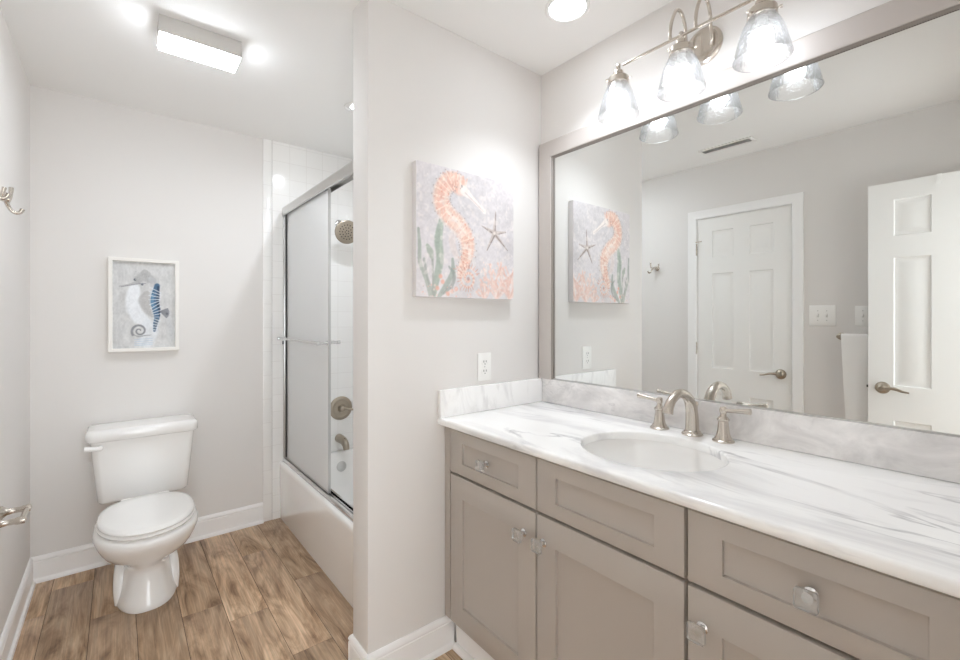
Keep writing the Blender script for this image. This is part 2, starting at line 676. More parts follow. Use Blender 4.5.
# left wall with the closet opening, entry wall with the doorway behind the camera
DY0, DY1, DZ = 0.990, 1.614, 2.046
poly = [(YE - .12, 0), (DY0, 0), (DY0, DZ), (DY1, DZ), (DY1, 0), (YB + .1, 0), (YB + .1, CH), (YE - .12, CH)]
struct('wall_left', prism(nb(), poly, lambda p: (XL - .11, p[0], p[1]), lambda p: (XL, p[0], p[1])), 'wall')
EX0, EX1 = -0.195, 0.425
poly = [(XL, 0), (EX0, 0), (EX0, 2.05), (EX1, 2.05), (EX1, 0), (XR, 0), (XR, CH), (XL, CH)]
struct('wall_entry', prism(nb(), poly, lambda p: (p[0], YE - .12, p[1]), lambda p: (p[0], YE, p[1])), 'wall')
HY = YE - 1.05                # short unseen hall, added to block sideways daylight on the open door leaf
struct('wall_added_hall_left', box(nb(), EX0 - .22, EX0 - .12, HY, YE - .121, 0, CH), 'wall')
struct('wall_added_hall_right', box(nb(), EX1 + .12, EX1 + .22, HY, YE - .121, 0, CH), 'wall')
struct('ceiling_added_hall', box(nb(), EX0 - .22, EX1 + .22, HY, YE - .121, CH, CH + .08), 'ceil')
struct('floor_added_hall', box(nb(), EX0 - .22, EX1 + .22, HY, YE - .171, -.06, -.0005), 'added_floor')
struct('wall_back', box(nb(), XL, XR + .1, YB, YB + .1, 0, CH), 'wall')
struct('wall_right', box(nb(), XR, XR + .1, YE - .12, YB, 0, CH), 'wall')
struct('wall_partition', box(nb(), XE, XR, YP, YT, 0, CH, 0.003), 'wall')

# shower tile linings
TT = 0.008
struct('wall_shower_back', box(nb(), .765, XR - TT, YB - TT, YB, 0, CH), 'tile_b')
struct('trim_1', box(nb(), XT, .764, YB - TT, YB, 0, CH, 0.003), 'tile_e')
struct('wall_shower_right', box(nb(), XR - TT, XR, YT, YB, 0, CH), 'tile_s')
struct('wall_shower_front', box(nb(), .70, XR - TT, YT, YT + TT, 0, CH), 'tile_b')


# baseboards: a flat board with a moulded cap and a shoe at the floor
def bb_profile():
    return [(0, 0), (.024, 0), (.024, .006), (.021, .014), (.014, .019), (.0125, .020), (.0125, .098), (.0105, .100),
            (.0105, .104), (.013, .107), (.013, .112), (.009, .121), (.004, .126), (0, .126)]


def baseboard(name, a, b, nrm, ma=0.0, mb=0.0):
    """a->b along the wall foot; nrm points into the room; ma/mb mitre (+ lengthens outwards with distance from the wall)"""
    a, b, nrm = Vector(a), Vector(b), Vector(nrm)
    d = (b - a).normalized()
    bm = nb()
    pr = bb_profile()
    r0 = [a + nrm * p + Vector((0, 0, z)) - d * (p * ma) for p, z in pr]
    r1 = [b + nrm * p + Vector((0, 0, z)) + d * (p * mb) for p, z in pr]
    loft(bm, [r0, r1])
    return struct(name, bm, 'trim', sharp=25)


baseboard('baseboard_back', (XL, YB, 0), (XT, YB, 0), (0, -1, 0), -1, 0)
baseboard('baseboard_left', (XL, DY1 + .058, 0), (XL, YB, 0), (1, 0, 0), 0, -1)
baseboard('baseboard_left_near', (XL, YE, 0), (XL, DY0 - .060, 0), (1, 0, 0), 0, 0)
baseboard('baseboard_partition', (XE, YP, 0), (1.034, YP, 0), (0, -1, 0), 1, 0)
baseboard('baseboard_partition_end', (XE, YP, 0), (XE, YT, 0), (-1, 0, 0), 1, 0)
baseboard('baseboard_partition_back', (XE, YT, 0), (.699, YT, 0), (0, 1, 0), 1, 0)


# six-panel doors
def six_panel(mp, W, H, T):
    st, mu = .106, .106
    pw = (W - 2 * st - mu) / 2
    rows = [(1.737, 1.934), (.920, 1.619), (.12 + .10, .732)]
    pans = []
    for v0, v1 in rows:
        pans += [(st, st + pw, v0, v1), (st + pw + mu, W - st, v0, v1)]
    bm = nb()
    return paneled(bm, mp, W, H, T, pans, [(.004, -.006), (.012, -.0075), (.022, -.0075), (.040, -.002)])


def lever_set(parent, at, nx, dirs, name='door_handle', mat='nickel_d'):
    """round rose and a wave lever; nx = +1/-1 the way the handle stands out along x, dirs = +1/-1 along y"""
    x, y, z = at
    bm = nb()
    lathe(bm, [(.0, 0), (.032, 0), (.033, .004), (.029, .011), (.016, .016), (.0125, .02), (.0125, .042), (.014, .047), (.011, .054), (0, .056)], at, (nx, 0, 0), 24, False, False)
    h = obj(name, bm, mat, parent)
    bm = nb()
    xx = x + nx * .045
    tube(bm, [(xx, y - dirs * .004, z), (xx, y + dirs * .025, z + .004), (xx, y + dirs * .055, z + .002), (xx, y + dirs * .085, z - .008), (xx, y + dirs * .112, z - .012)],
         [.0085, .0085, .0075, .006, .0045], 10)
    obj('lever', bm, mat, h)
    return h


def hinge(parent, x, y, z, name='hinge'):
    bm = nb()
    lathe(bm, [(0, -.047), (.003, -.046), (.0062, -.043), (.0062, .043), (.003, .046), (0, .049)], (x, y, z), (0, 0, 1), 12, False, False)
    return obj(name, bm, 'nickel', parent)


d1 = thing('door_1', 'closed white six-panel closet door in the left wall', None, (XL, (DY0 + DY1) / 2, 0), kind='structure')
DW = 0.611
DX = XL - 0.004
obj('door_leaf', six_panel(lambda u, v, d: (DX + d, .997 + u, .008 + v), DW, 2.032, .035), 'door', d1, 25)
lever_set(d1, (DX, 1.058, .924), 1, 1)
for hz in (1.815, 1.069, .29):
    hinge(d1, XL + .006, 1.613, hz)
bm = nb()
tube(bm, [(XL + .010, 1.613, 1.868), (XL + .034, 1.600, 1.868), (XL + .040, 1.560, 1.868)], .004, 8)
obj('door_stop', bm, 'nickel_d', d1)
bm = nb()
box(bm, DX - .02, DX - .0005, .9925, .9965, .895, .955)
obj('strike_plate', bm, 'nickel_d', d1)
# back of the closet, so the gap round the door is closed
struct('wall_closet', box(nb(), XL - .13, XL - .115, DY0 - .1, DY1 + .1, 0, CH), 'wall')


def casing(name, y0, y1, z1, w=.062):
    """three-sided door casing on the left wall, one mitred mesh with a stepped profile"""
    prof = [(0, 0), (0, .011), (.008, .014), (.020, .011), (.046, .015), (.058, .017), (w, .014), (w, 0)]
    bm = nb()
    path = [(y0, 0, -1, 0), (y0, z1, -1, 1), (y1, z1, 1, 1), (y1, 0, 1, 0)]
    rings = []
    for y, z, dy, dz in path:
        rings.append([(XL + h, y + dy * o, z + dz * o) for o, h in prof])
    loft(bm, rings)
    return struct(name, bm, 'trim', sharp=25)


casing('trim_2', DY0 + .001, DY1 - .001, DZ - .002)
# jamb lining of the closet doorway
bm = nb()
prism(bm, [(DY0, 0), (DY0, DZ), (DY1, DZ), (DY1, 0), (DY1 - .004, 0), (DY1 - .004, DZ - .004), (DY0 + .004, DZ - .004), (DY0 + .004, 0)],
      lambda p: (XL - .11, p[0], p[1]), lambda p: (XL + .001, p[0], p[1]))
struct('trim_3', bm, 'trim')

# open entry door standing along the left wall
OX = -0.200
d2 = thing('door_2', 'open white six-panel door folded back against the left wall', None, (OX, .28, 0), kind='structure')
obj('door_leaf', six_panel(lambda u, v, d: (OX + d, -.024 + u, .008 + v), DW, 2.030, .035), 'door', d2, 25)
lever_set(d2, (OX, .526, .914), 1, -1)
bm = nb()
box(bm, OX - .030, OX - .006, .5868, .5885, .884, .944)
obj('latch_plate', bm, 'nickel_d', d2)
bm = nb()
box(bm, OX - .022, OX - .012, .588, .597, .907, .921, .002)
obj('latch', bm, 'dark', d2)

# ================================================================== MIRROR, PAINTINGS
mir = thing('wall_mirror', 'large wall mirror in a pale grey flat frame above the marble vanity', 'mirror', (XR, .73, CT + .108))
mir['label'] = 'large wall mirror in a pale grey flat frame above the marble vanity'
ZM0, ZM1, ZM2 = 1.0195, 2.033, 2.106
MY0, MY1 = 0.085, 1.380          # inner edges of the frame
obj('glass', box(nb(), 1.541, XR - .0005, MY0 - .004, MY1 + .004, ZM0, ZM1 + .004), 'mirror', mir)
bm = nb()
# one mitred three-sided frame
prof = [(0, .012), (0, .0235), (.006, .026), (.068, .026), (.072, .023), (.072, 0)]
path = [(MY1, ZM0, 1, 0), (MY1, ZM1, 1, 1), (MY0, ZM1, -1, 1), (MY0, ZM0, -1, 0)]
rings = [[(XR - .0008 - h, y + dy * o, z + dz * o) for o, h in prof] + [(XR - .0008, y + dy * .001, z + dz * .001)] for y, z, dy, dz in path]
loft(bm, rings)
obj('frame', bm, 'mframe', mir, 25)
bm = nb()
prof = [(-.006, .0095), (-.006, .012), (-.004, .0150), (.0, .0205), (.0, .0095)]
rings = [[(XR - h, y + dy * o, z + dz * o) for o, h in prof] for y, z, dy, dz in path]
loft(bm, rings)
obj('inner_bead', bm, 'mbead', mir, 25, label='dark inner bead of the frame')
bm = nb()
box(bm, 1.537, 1.541, MY0, MY1, ZM0, ZM0 + .004, .001)
obj('bottom_channel', bm, 'alu', mir)


# ---- a little painter: strokes into an sRGB array, then onto a fine grid as a colour attribute
class Painter:
    def __init__(s, w, h, bgc, seed):
        s.w, s.h = w, h
        s.a = np.ones((h, w, 3)) * np.array(bgc, float)
        s.X, s.Y = np.meshgrid((np.arange(w) + .5) / w, (np.arange(h) + .5) / h)
        s.asp = h / w
        s.r = np.random.RandomState(seed)

    def noise(s, n, amp, stretch=1.0):
        c = s.r.rand(int(n * stretch) + 2, n + 2)
        yi, xi = s.Y * (c.shape[0] - 2), s.X * (c.shape[1] - 2)
        y0, x0 = yi.astype(int), xi.astype(int)
        fy, fx = yi - y0, xi - x0
        fy, fx = fy * fy * (3 - 2 * fy), fx * fx * (3 - 2 * fx)
        v = (c[y0, x0] * (1 - fx) + c[y0, x0 + 1] * fx) * (1 - fy) + (c[y0 + 1, x0] * (1 - fx) + c[y0 + 1, x0 + 1] * fx) * fy
        return (v - .5) * 2 * amp

    def clouds(s, amp, tint=(1, 1, 1)):
        v = s.noise(4, amp) + s.noise(9, amp * .6) + s.noise(24, amp * .35)
        s.a += v[..., None] * np.array(tint)

    def blend(s, al, col):
        s.a = s.a * (1 - al[..., None]) + np.array(col, float) * al[..., None]

    def stroke(s, pts, rad, col, alpha=1.0, soft=.35, k=10):
        P = [Vector((x, y, 0)) for x, y in pts]
        P = smooth_path([(p.x, p.y, 0) for p in P], k) if len(P) > 2 else [P[0].lerp(P[-1], t / k) for t in range(k + 1)]
        if not hasattr(rad, '__len__'):
            rad = [rad, rad]
        R = np.interp(np.linspace(0, 1, len(P)), np.linspace(0, 1, len(rad)), rad)
        best = np.zeros((s.h, s.w))
        for (p, q, r0, r1) in zip(P[:-1], P[1:], R[:-1], R[1:]):
            dx, dy = q.x - p.x, (q.y - p.y) * s.asp
            L2 = dx * dx + dy * dy + 1e-9
            t = np.clip(((s.X - p.x) * dx + (s.Y - p.y) * s.asp * dy) / L2, 0, 1)
            d = np.hypot(s.X - p.x - t * dx, (s.Y - p.y) * s.asp - t * dy)
            r = r0 + (r1 - r0) * t
            best = np.maximum(best, np.clip((r - d) / (r * soft + 1e-6), 0, 1))
        s.blend(best * alpha, col)

    def dot(s, x, y, r, col, alpha=1.0, soft=.4):
        d = np.hypot(s.X - x, (s.Y - y) * s.asp)
        s.blend(np.clip((r - d) / (r * soft), 0, 1) * alpha, col)


def lerp_path(pts, t):
    P = smooth_path([(x, y, 0) for x, y in pts], 10)
    i = min(int(t * (len(P) - 1)), len(P) - 2)
    f = t * (len(P) - 1) - i
    p = P[i].lerp(P[i + 1], f)
    d = (P[i + 1] - P[i]).normalized()
    return p.x, p.y, -d.y, d.x


def painted_grid(name, arr, parent, x0, x1, z0, z1, y):
    """flat printed sheet facing -y: a fine grid with the paint as a colour attribute"""
    h, w, _ = arr.shape
    off = org(parent)
    xs = np.linspace(x0, x1, w) - off.x
    zs = np.linspace(z1, z0, h) - off.z
    vx = np.zeros((h, w, 3))
    vx[..., 0] = xs[None]
    vx[..., 1] = y - off.y
    vx[..., 2] = zs[:, None]
    idx = np.arange(h * w).reshape(h, w)
    quads = np.stack([idx[1:, :-1], idx[1:, 1:], idx[:-1, 1:], idx[:-1, :-1]], -1).reshape(-1, 4)
    me = bpy.data.meshes.new(name)
    me.from_pydata(vx.reshape(-1, 3).tolist(), [], quads.tolist())
    at = me.color_attributes.new('paint', 'FLOAT_COLOR', 'POINT')
    c = np.clip(arr, 0, 255) / 255.0
    c = np.where(c <= 0.04045, c / 12.92, ((c + 0.055) / 1.055) ** 2.4)
    rgba = np.ones((h, w, 4))
    rgba[..., :3] = c
    at.data.foreach_set('color', rgba.astype(np.float32).ravel())
    me.materials.append(M['paint'])
    o = bpy.data.objects.new(name, me)
    COL.objects.link(o)
    o.parent = parent
    return o


def coral_canvas():
    p = Painter(190, 190, (216, 212, 215), 3)
    p.clouds(9, (1.0, .95, 1.0))
    r = p.r
    # green weed
    G = (150, 166, 152)
    p.stroke([(.225, .42), (.20, .56), (.215, .71), (.18, .87), (.15, 1.0)], [.03, .045, .042, .035, .03], G, .9)
    p.stroke([(.235, .45), (.22, .6), (.225, .72)], .012, (176, 190, 176), .7)
    p.stroke([(.02, .50), (.03, .62), (.035, .75), (.09, .87), (.13, 1.0)], [.012, .018, .02, .022, .02], (158, 168, 158), .9)
    p.stroke([(.10, .62), (.125, .66), (.145, .72)], [.02, .034, .012], (160, 172, 158), .85)
    p.stroke([(.145, .72), (.15, .85), (.15, 1.0)], .012, (150, 156, 148), .8)
    p.stroke([(.335, .70), (.335, .80), (.27, .91), (.20, 1.0)], [.014, .026, .03, .02], (146, 160, 150), .85)
    p.stroke([(.30, .76), (.35, .82), (.33, .90), (.25, .97)], [.01, .02, .02, .01], (120, 132, 124), .6)
    p.stroke([(.07, .72), (.10, .86), (.16, .98)], .014, (130, 140, 132), .6)
    # seahorse body
    spine = [(.415, .085), (.33, .085), (.255, .15), (.225, .25), (.27, .345), (.38, .42), (.46, .50), (.49, .59), (.475, .68), (.435, .76), (.41, .82)]
    p.stroke(spine, [.06, .075, .085, .085, .09, .09, .085, .078, .066, .05, .035], (233, 194, 176), .95)
    p.stroke(spine, [.03, .045, .05, .05, .05, .05, .05, .045, .035, .025, .02], (242, 214, 200), .7)
    p.stroke([(.30, .09), (.24, .17), (.215, .27), (.25, .36)], [.03, .04, .04, .03], (226, 168, 148), .6)
    p.stroke([(.43, .47), (.48, .56), (.475, .66), (.42, .76)], [.02, .03, .03, .015], (228, 176, 154), .55)
    p.stroke([(.29, .34), (.38, .40), (.46, .48)], [.014, .02, .014], (250, 236, 226), .7)
    # head and snout
    p.dot(.40, .125, .085, (232, 188, 168), .9)
    p.dot(.345, .13, .06, (224, 166, 146), .6)
    p.stroke([(.45, .15), (.52, .19), (.60, .245), (.665, .285)], [.05, .026, .018, .022], (246, 236, 230), .95)
    p.stroke([(.46, .165), (.56, .225), (.655, .285)], .006, (204, 196, 196), .8)
    p.dot(.425, .12, .014, (120, 96, 90), .9)
    for i in range(7):                                         # crown spines
        t = i / 6
        x, y = .27 + .2 * t, .055 - .03 * math.sin(PI * t)
        p.stroke([(x, y + .04), (x - .01 + .02 * t, y)], .008, (226, 178, 158), .8)
    for i in range(26):                                        # body ridges and spots
        t = i / 25
        x, y, nx, ny = lerp_path(spine, t)
        w = .08 if 2 < i < 20 else .05
        p.stroke([(x - nx * w, y - ny * w), (x + nx * w, y + ny * w)], .0055, (250, 228, 214), .65)
        for sgn in (-1, 1):
            p.dot(x + sgn * nx * w * 1.08, y + sgn * ny * w * 1.08, .008, (150, 132, 130), .55)
    for i in range(150):
        x, y, nx, ny = lerp_path(spine, r.rand() * .98)
        o = (r.rand() - .5) * .15
        p.dot(x + nx * o, y + ny * o, .004 + .008 * r.rand(), [(222, 140, 112), (252, 236, 224), (206, 150, 134)][r.randint(3)], .6)
    # dorsal fin
    p.stroke([(.36, .46), (.33, .55), (.36, .65), (.42, .72)], [.02, .04, .035, .01], (232, 214, 206), .45)
    # curled tail
    for i in range(3, 46):
        a = i * .27
        rr = .012 + .0019 * i
        x, y = .492 + rr * math.cos(a), .845 + rr * math.sin(a)
        p.dot(x, y, .014, (222, 166, 146) if i % 2 else (246, 220, 204), .85)
        if i > 26:
            p.stroke([(x, y), (.492 + (rr + .035) * math.cos(a), .845 + (rr + .035) * math.sin(a))], .005, (200, 142, 124), .7)
    p.dot(.492, .845, .018, (170, 120, 112), .7)
    # coral fans bottom right
    for cx, cy, hh, n in ((.80, 1.0, .34, 15), (.95, 1.0, .38, 13), (.66, 1.0, .14, 8)):
        for i in range(n):
            a = -PI / 2 + (i / (n - 1) - .5) * 1.9
            L = hh * (.65 + .35 * r.rand())
            pts = [(cx, cy)]
            for q in range(1, 4):
                aa = a + (r.rand() - .5) * .5
                pts.append((cx + L * q / 3 * math.cos(aa) * .75, cy + L * q / 3 * math.sin(aa)))
            p.stroke(pts, [.012, .012, .01, .012], [(236, 200, 188), (228, 182, 166), (242, 214, 204)][r.randint(3)], .75)
            p.dot(pts[-1][0], pts[-1][1], .016, (234, 196, 182), .7)
    for i in range(60):
        p.dot(.62 + .38 * r.rand(), .70 + .28 * r.rand(), .006 + .008 * r.rand(), (248, 226, 216), .6)
    for x, y in ((.24, .88), (.22, .84), (.33, .95), (.19, .93), (.29, .97), (.37, .93)):
        p.dot(x, y, .022, (232, 158, 132), .8)
    for i in range(40):
        p.dot(.05 + .5 * r.rand(), .9 + .1 * r.rand(), .005 + .007 * r.rand(), [(240, 210, 200), (150, 140, 138), (228, 160, 140)][r.randint(3)], .6)
    # starfish
    c = (.775, .452)
    for x, y in ((.787, .265), (.635, .405), (.905, .425), (.925, .58), (.688, .60)):
        p.stroke([c, (x, y)], [.026, .004], (196, 184, 178), .95)
        p.stroke([(c[0] + .006, c[1] + .008), (x + .004, y + .004)], [.010, .003], (128, 116, 112), .8)
    p.dot(c[0], c[1], .016, (236, 228, 222), .9)
    mott = p.noise(70, 6)[..., None] + p.noise(34, 4)[..., None]
    pale = np.clip(p.noise(22, .9) + p.noise(48, .7) - .30, 0, .45)[..., None]
    out = p.a * (1 - pale) + np.array((240, 233, 230)) * pale
    out = out * .82 + np.array((240, 232, 229)) * .18 + mott
    low = np.clip((p.Y - .62) / .38, 0, 1)[..., None] * .22           # paler sea bed
    return out * (1 - low) + np.array((246, 238, 235)) * low


art = thing('canvas_painting', 'coral-pink seahorse and starfish painting on a square unframed canvas above the outlet', 'painting', (1.095, YP, 1.378))
obj('canvas', box(nb(), .850, 1.340, YP - .0300, YP - .0005, 1.378, 1.882, .003), 'canvas', art)
painted_grid('print', coral_canvas(), art, .851, 1.339, 1.379, 1.881, YP - .0304)


def blue_print():
    p = Painter(120, 190, (206, 206, 205), 8)
    p.a += p.noise(5, 7, 3)[..., None] * np.array((1, 1, 1.05)) + p.noise(14, 6, .7)[..., None]
    p.a += p.noise(28, 7, .3)[..., None]
    p.stroke([(.12, .5), (.14, .7), (.10, .95)], .09, (190, 190, 190), .35, 1.0)
    p.stroke([(.9, .6), (.95, .9)], .10, (188, 192, 198), .4, 1.0)
    # pale chest
    p.stroke([(.34, .30), (.32, .42), (.34, .54), (.42, .65), (.54, .72)], [.10, .14, .15, .14, .10], (238, 241, 245), .92)
    p.stroke([(.55, .72), (.60, .80), (.52, .92)], [.10, .14, .16], (226, 231, 236), .7)
    # grey belly
    p.stroke([(.53, .37), (.50, .45), (.56, .55), (.63, .62)], [.07, .12, .10, .05], (176, 174, 172), .85)
    for i in range(12):
        t = i / 11
        p.stroke([(.42 + .03 * t, .40 + .18 * t), (.60 + .04 * t, .38 + .20 * t)], .006, (198, 196, 194), .7)
    # head
    p.stroke([(.40, .20), (.50, .165), (.62, .21)], [.085, .11, .07], (168, 168, 168), .9)
    p.stroke([(.44, .14), (.50, .105), (.57, .13)], [.03, .04, .03], (178, 178, 177), .9)
    p.stroke([(.40, .235), (.25, .27), (.11, .29)], [.045, .022, .016], (172, 171, 172), .9)
    p.stroke([(.14, .295), (.34, .262), (.52, .245)], .008, (120, 122, 128), .7)
    p.dot(.345, .207, .026, (52, 56, 66), .95)
    p.dot(.352, .202, .008, (220, 220, 220), .9)
    p.dot(.46, .26, .026, (84, 88, 98), .85)
    for i in range(40):
        p.dot(.34 + .28 * p.r.rand(), .11 + .14 * p.r.rand(), .008, [(140, 140, 142), (202, 202, 202)][p.r.randint(2)], .5)
    p.stroke([(.60, .20), (.66, .23), (.70, .29)], [.06, .06, .05], (186, 188, 190), .85)
    # banded blue back
    back = [(.70, .27), (.665, .36), (.655, .46), (.685, .555), (.695, .64), (.67, .72), (.655, .80)]
    p.stroke(back, [.055, .075, .085, .075, .055, .042, .026], (46, 84, 120), .95)
    p.stroke([(.72, .28), (.715, .38), (.71, .47), (.735, .56), (.735, .64)], [.02, .03, .03, .025, .012], (22, 40, 64), .8)
    p.stroke([(.63, .38), (.62, .46), (.64, .53)], [.02, .035, .02], (92, 140, 176), .7)
    p.stroke([(.70, .67), (.67, .74), (.655, .80)], [.03, .03, .016], (92, 98, 106), .6)
    for i in range(15):
        x, y, nx, ny = lerp_path(back, .10 + .88 * i / 14)
        w = .10 - .05 * i / 14
        p.stroke([(x - nx * w, y - ny * w - .004), (x + nx * w, y + ny * w + .004)], .0085, (218, 226, 234), .85)
    p.stroke([(.64, .28), (.60, .37), (.585, .46), (.61, .55)], .008, (222, 228, 234), .7)
    # fin
    for i in range(7):
        a = -.5 + i * .2
        p.stroke([(.74, .57), (.74 + .15 * math.cos(a), .585 + .09 * math.sin(a))], [.008, .018], (104, 106, 114), .75)
    p.dot(.86, .60, .026, (70, 74, 84), .7)
    # curled tail
    for i in range(52):
        a = .35 + i * .19
        rr = .018 + .0021 * i
        p.dot(.415 + rr * math.cos(-a), .80 + rr / p.asp * math.sin(-a), .012 + .0003 * i, (122, 124, 128), .75)
    p.stroke([(.33, .845), (.40, .865), (.50, .855), (.60, .85)], [.012, .016, .014, .008], (140, 142, 146), .7)
    for y in (.90, .925, .95, .97):
        p.stroke([(.34, y), (.62, y - .01)], .011, (186, 202, 218), .6)
    mott = p.noise(50, 6)[..., None] + p.noise(24, 4)[..., None]
    return p.a * .82 + np.array((236, 237, 240)) * .18 + mott


FX0, FX1, FZ0, FZ1 = -.0465, .2645, 1.1165, 1.6215
pic = thing('framed_picture', 'blue and grey seahorse picture in a white frame on the wall above the toilet', 'picture', (.109, YB, FZ0))
bm = nb()
prof = [(0, 0), (0, .034), (.002, .036), (.0165, .036), (.0185, .034), (.0185, .006), (.0185, 0)]
path = [(FX0, FZ0, 1, 1), (FX1, FZ0, -1, 1), (FX1, FZ1, -1, -1), (FX0, FZ1, 1, -1)]
rings = [[(x + dx * o, YB - .0005 - h, z + dz * o) for o, h in prof] for x, z, dx, dz in path]
rings.append(rings[0])
loft(bm, rings, False, False)
bmesh.ops.remove_doubles(bm, verts=bm.verts, dist=1e-6)
obj('frame', bm, 'pframe', pic, 25)
obj('backing', box(nb(), FX0 + .01, FX1 - .01, YB - .006, YB - .001, FZ0 + .01, FZ1 - .01), 'pframe', pic)
painted_grid('print', blue_print(), pic, FX0 + .0185, FX1 - .0185, FZ0 + .0185, FZ1 - .0185, YB - .0165)

# ================================================================== VANITY
van = thing('vanity_cabinet', 'taupe shaker vanity cabinet with clear square knobs under the marble counter', 'cabinet', (1.25, .72, 0))
FXF = 0.985                      # face of the drawer and door fronts
VY0 = 0.012
bm = nb()
# open-topped carcass: floor, sides and back with 18 mm walls, one welded shell
bx0, bx1, by0, by1, bz0, bz1 = FXF + .026, XR - .003, VY0, YP - .002, .135, CT - .0268
w_ = .012
A_ = lambda x0, x1, y0, y1, z: [(x0, y0, z), (x1, y0, z), (x1, y1, z), (x0, y1, z)]
loft(bm, [A_(bx0, bx1, by0, by1, bz0), A_(bx0, bx1, by0, by1, bz1), A_(bx0 + w_, bx1 - w_, by0 + w_, by1 - w_, bz1), A_(bx0 + w_, bx1 - w_, by0 + w_, by1 - w_, bz0 + w_)])
obj('body', bm, 'cab', van)
obj('toe_kick', box(nb(), 1.036, 1.30, VY0, YP - .0255, .0005, .1349), 'trim', van, label='white toe kick board')
bm = nb()
loft(bm, [[(1.036 - p, y, z) for p, z in ((0, .0005), (.020, .0005), (.020, .008), (.015, .017), (.008, .021), (0, .021))] for y in (VY0, YP - .026)])
obj('shoe_moulding', bm, 'trim', van, label='white quarter-round shoe moulding')
bm = nb()
box(bm, FXF + .010, FXF + .0188, 1.417, YP - .004, .135, CT - .028, .001)
obj('scribe_strip', bm, 'cab', van)

# clear square knob on a round metal rosette, standing out to -x
KN = None


def make_knob(parent, y, z):
    global KN
    if KN is None:
        bm = nb()
        lathe(bm, [(0, 0), (.0125, 0), (.0125, .0025), (.0105, .004), (.0065, .006), (.006, .020), (.0095, .0215), (.0095, .0225), (0, .0225)], (FXF, y, z), (-1, 0, 0), 24, False, False)
        nf = len(bm.faces)
        # square acrylic head with chamfered face
        A = rrect(y - .0185, y + .0185, z - .0185, z + .0185, .005, 4)
        B = rrect(y - .0185 + .004, y + .0185 - .004, z - .0185 + .004, z + .0185 - .004, .004, 4)
        loft(bm, [[(FXF - .0232, a, b) for a, b in B], [(FXF - .0262, a, b) for a, b in A], [(FXF - .0352, a, b) for a, b in A], [(FXF - .0392, a, b) for a, b in B]])
        bm.faces.ensure_lookup_table()
        for f in bm.faces[nf:]:
            f.material_index = 1
        k = obj('knob', bm, ['chrome', 'acrylic'], parent, 25, label='clear square knob on a round metal foot')
        KN = (k, y, z)
        return k
    k0, y0, z0 = KN
    c = copy_tree(k0, parent, None)
    d = Vector((0, y - y0, z - z0)) + org(k0.parent) - org(parent)
    c.location = k0.location + d
    return c


def front(name, y0, y1, z0, z1, st, rl, knob):
    W, H = y1 - y0, z1 - z0
    bm = nb()
    paneled(bm, lambda u, v, d: (FXF - d, y0 + u, z0 + v), W, H, .0185, [(st, W - st, rl, H - rl)], [(.0006, -.0085), (.003, -.0095)])
    es = [e for e in bm.edges if all(abs(v.co.x - FXF) < 1e-5 for v in e.verts) and
          (all(abs(v.co.y - y0) < 1e-5 or abs(v.co.y - y1) < 1e-5 for v in e.verts) and abs(e.verts[0].co.y - e.verts[1].co.y) < 1e-5 or
           all(abs(v.co.z - z0) < 1e-5 or abs(v.co.z - z1) < 1e-5 for v in e.verts) and abs(e.verts[0].co.z - e.verts[1].co.z) < 1e-5)]
    bmesh.ops.bevel(bm, geom=es, offset=.0016, segments=2, profile=.5, affect='EDGES')
    o = obj(name, bm, 'cab', van, 25)
    if knob:
        make_knob(o, *knob)
    return o


DZ0, DZ1, OZ0, OZ1 = .7155, .8735, .146, .7055
front('drawer', .9525, 1.403, DZ0, DZ1, .076, .041, (1.184, .795))
front('drawer_front', .4930, .9455, DZ0, DZ1, .073, .041, None)
front('drawer', .0300, .4845, DZ0, DZ1, .073, .041, (.256, .795))
front('door', .9535, 1.400, OZ0, OZ1, .076, .079, (1.002, .628))
front('door', .4930, .9455, OZ0, OZ1, .073, .079, (.9195, .628))
front('door', .0300, .4845, OZ0, OZ1, .073, .079, (.4520, .628))

# countertop with an oval cut-out, backsplash and side splash
top = thing('countertop', 'white and grey veined marble countertop with backsplash, over the taupe cabinet', 'countertop', (1.25, .72, CT - .026))
SCX, SCY, SA, SB = 1.232, .720, .187, .207     # sink centre, half-size along x and along y
CX0, CX1, CY0, CY1 = .963, XR - .0015, -.020, YP - .001


def counter():
    bm = nb()
    ang = set(2 * PI * i / 96 for i in range(96))
    cor = [math.atan2(y - SCY, x - SCX) % (2 * PI) for x in (CX0, CX1) for y in (CY0, CY1)]
    ang = sorted(ang | set(cor))

    def edge(a):
        c, s = math.cos(a), math.sin(a)
        tx = ((CX1 if c > 0 else CX0) - SCX) / c if abs(c) > 1e-9 else 1e9
        ty = ((CY1 if s > 0 else CY0) - SCY) / s if abs(s) > 1e-9 else 1e9
        t = min(tx, ty)
        return SCX + c * t, SCY + s * t

    def ell(a, g):
        # same ray angle on the ellipse
        c, s = math.cos(a), math.sin(a)
        t = 1.0 / math.sqrt((c / (SA + g)) ** 2 + (s / (SB + g)) ** 2)
        return SCX + c * t, SCY + s * t

    def inset(p, r):
        return min(max(p[0], CX0 + r), CX1 - r), min(max(p[1], CY0 + r), CY1 - r)
    zt, zb = CT, CT - .026
    R = []
    R.append([(*ell(a, 0), zb) for a in ang])
    R.append([(*ell(a, 0), zt - .006) for a in ang])
    R.append([(*ell(a, .0018), zt - .0018) for a in ang])
    R.append([(*ell(a, .006), zt) for a in ang])
    rr = .008
    for i in range(5):
        t = i / 4 * PI / 2
        R.append([(*inset(edge(a), rr * (1 - math.sin(t))), zt - rr * (1 - math.cos(t))) for a in ang])
    R.append([(*edge(a), zb + .003) for a in ang])
    R.append([(*inset(edge(a), .003), zb) for a in ang])
    R.append(R[0])
    loft(bm, R, False, False)
    bmesh.ops.remove_doubles(bm, verts=bm.verts, dist=1e-6)
    return bm


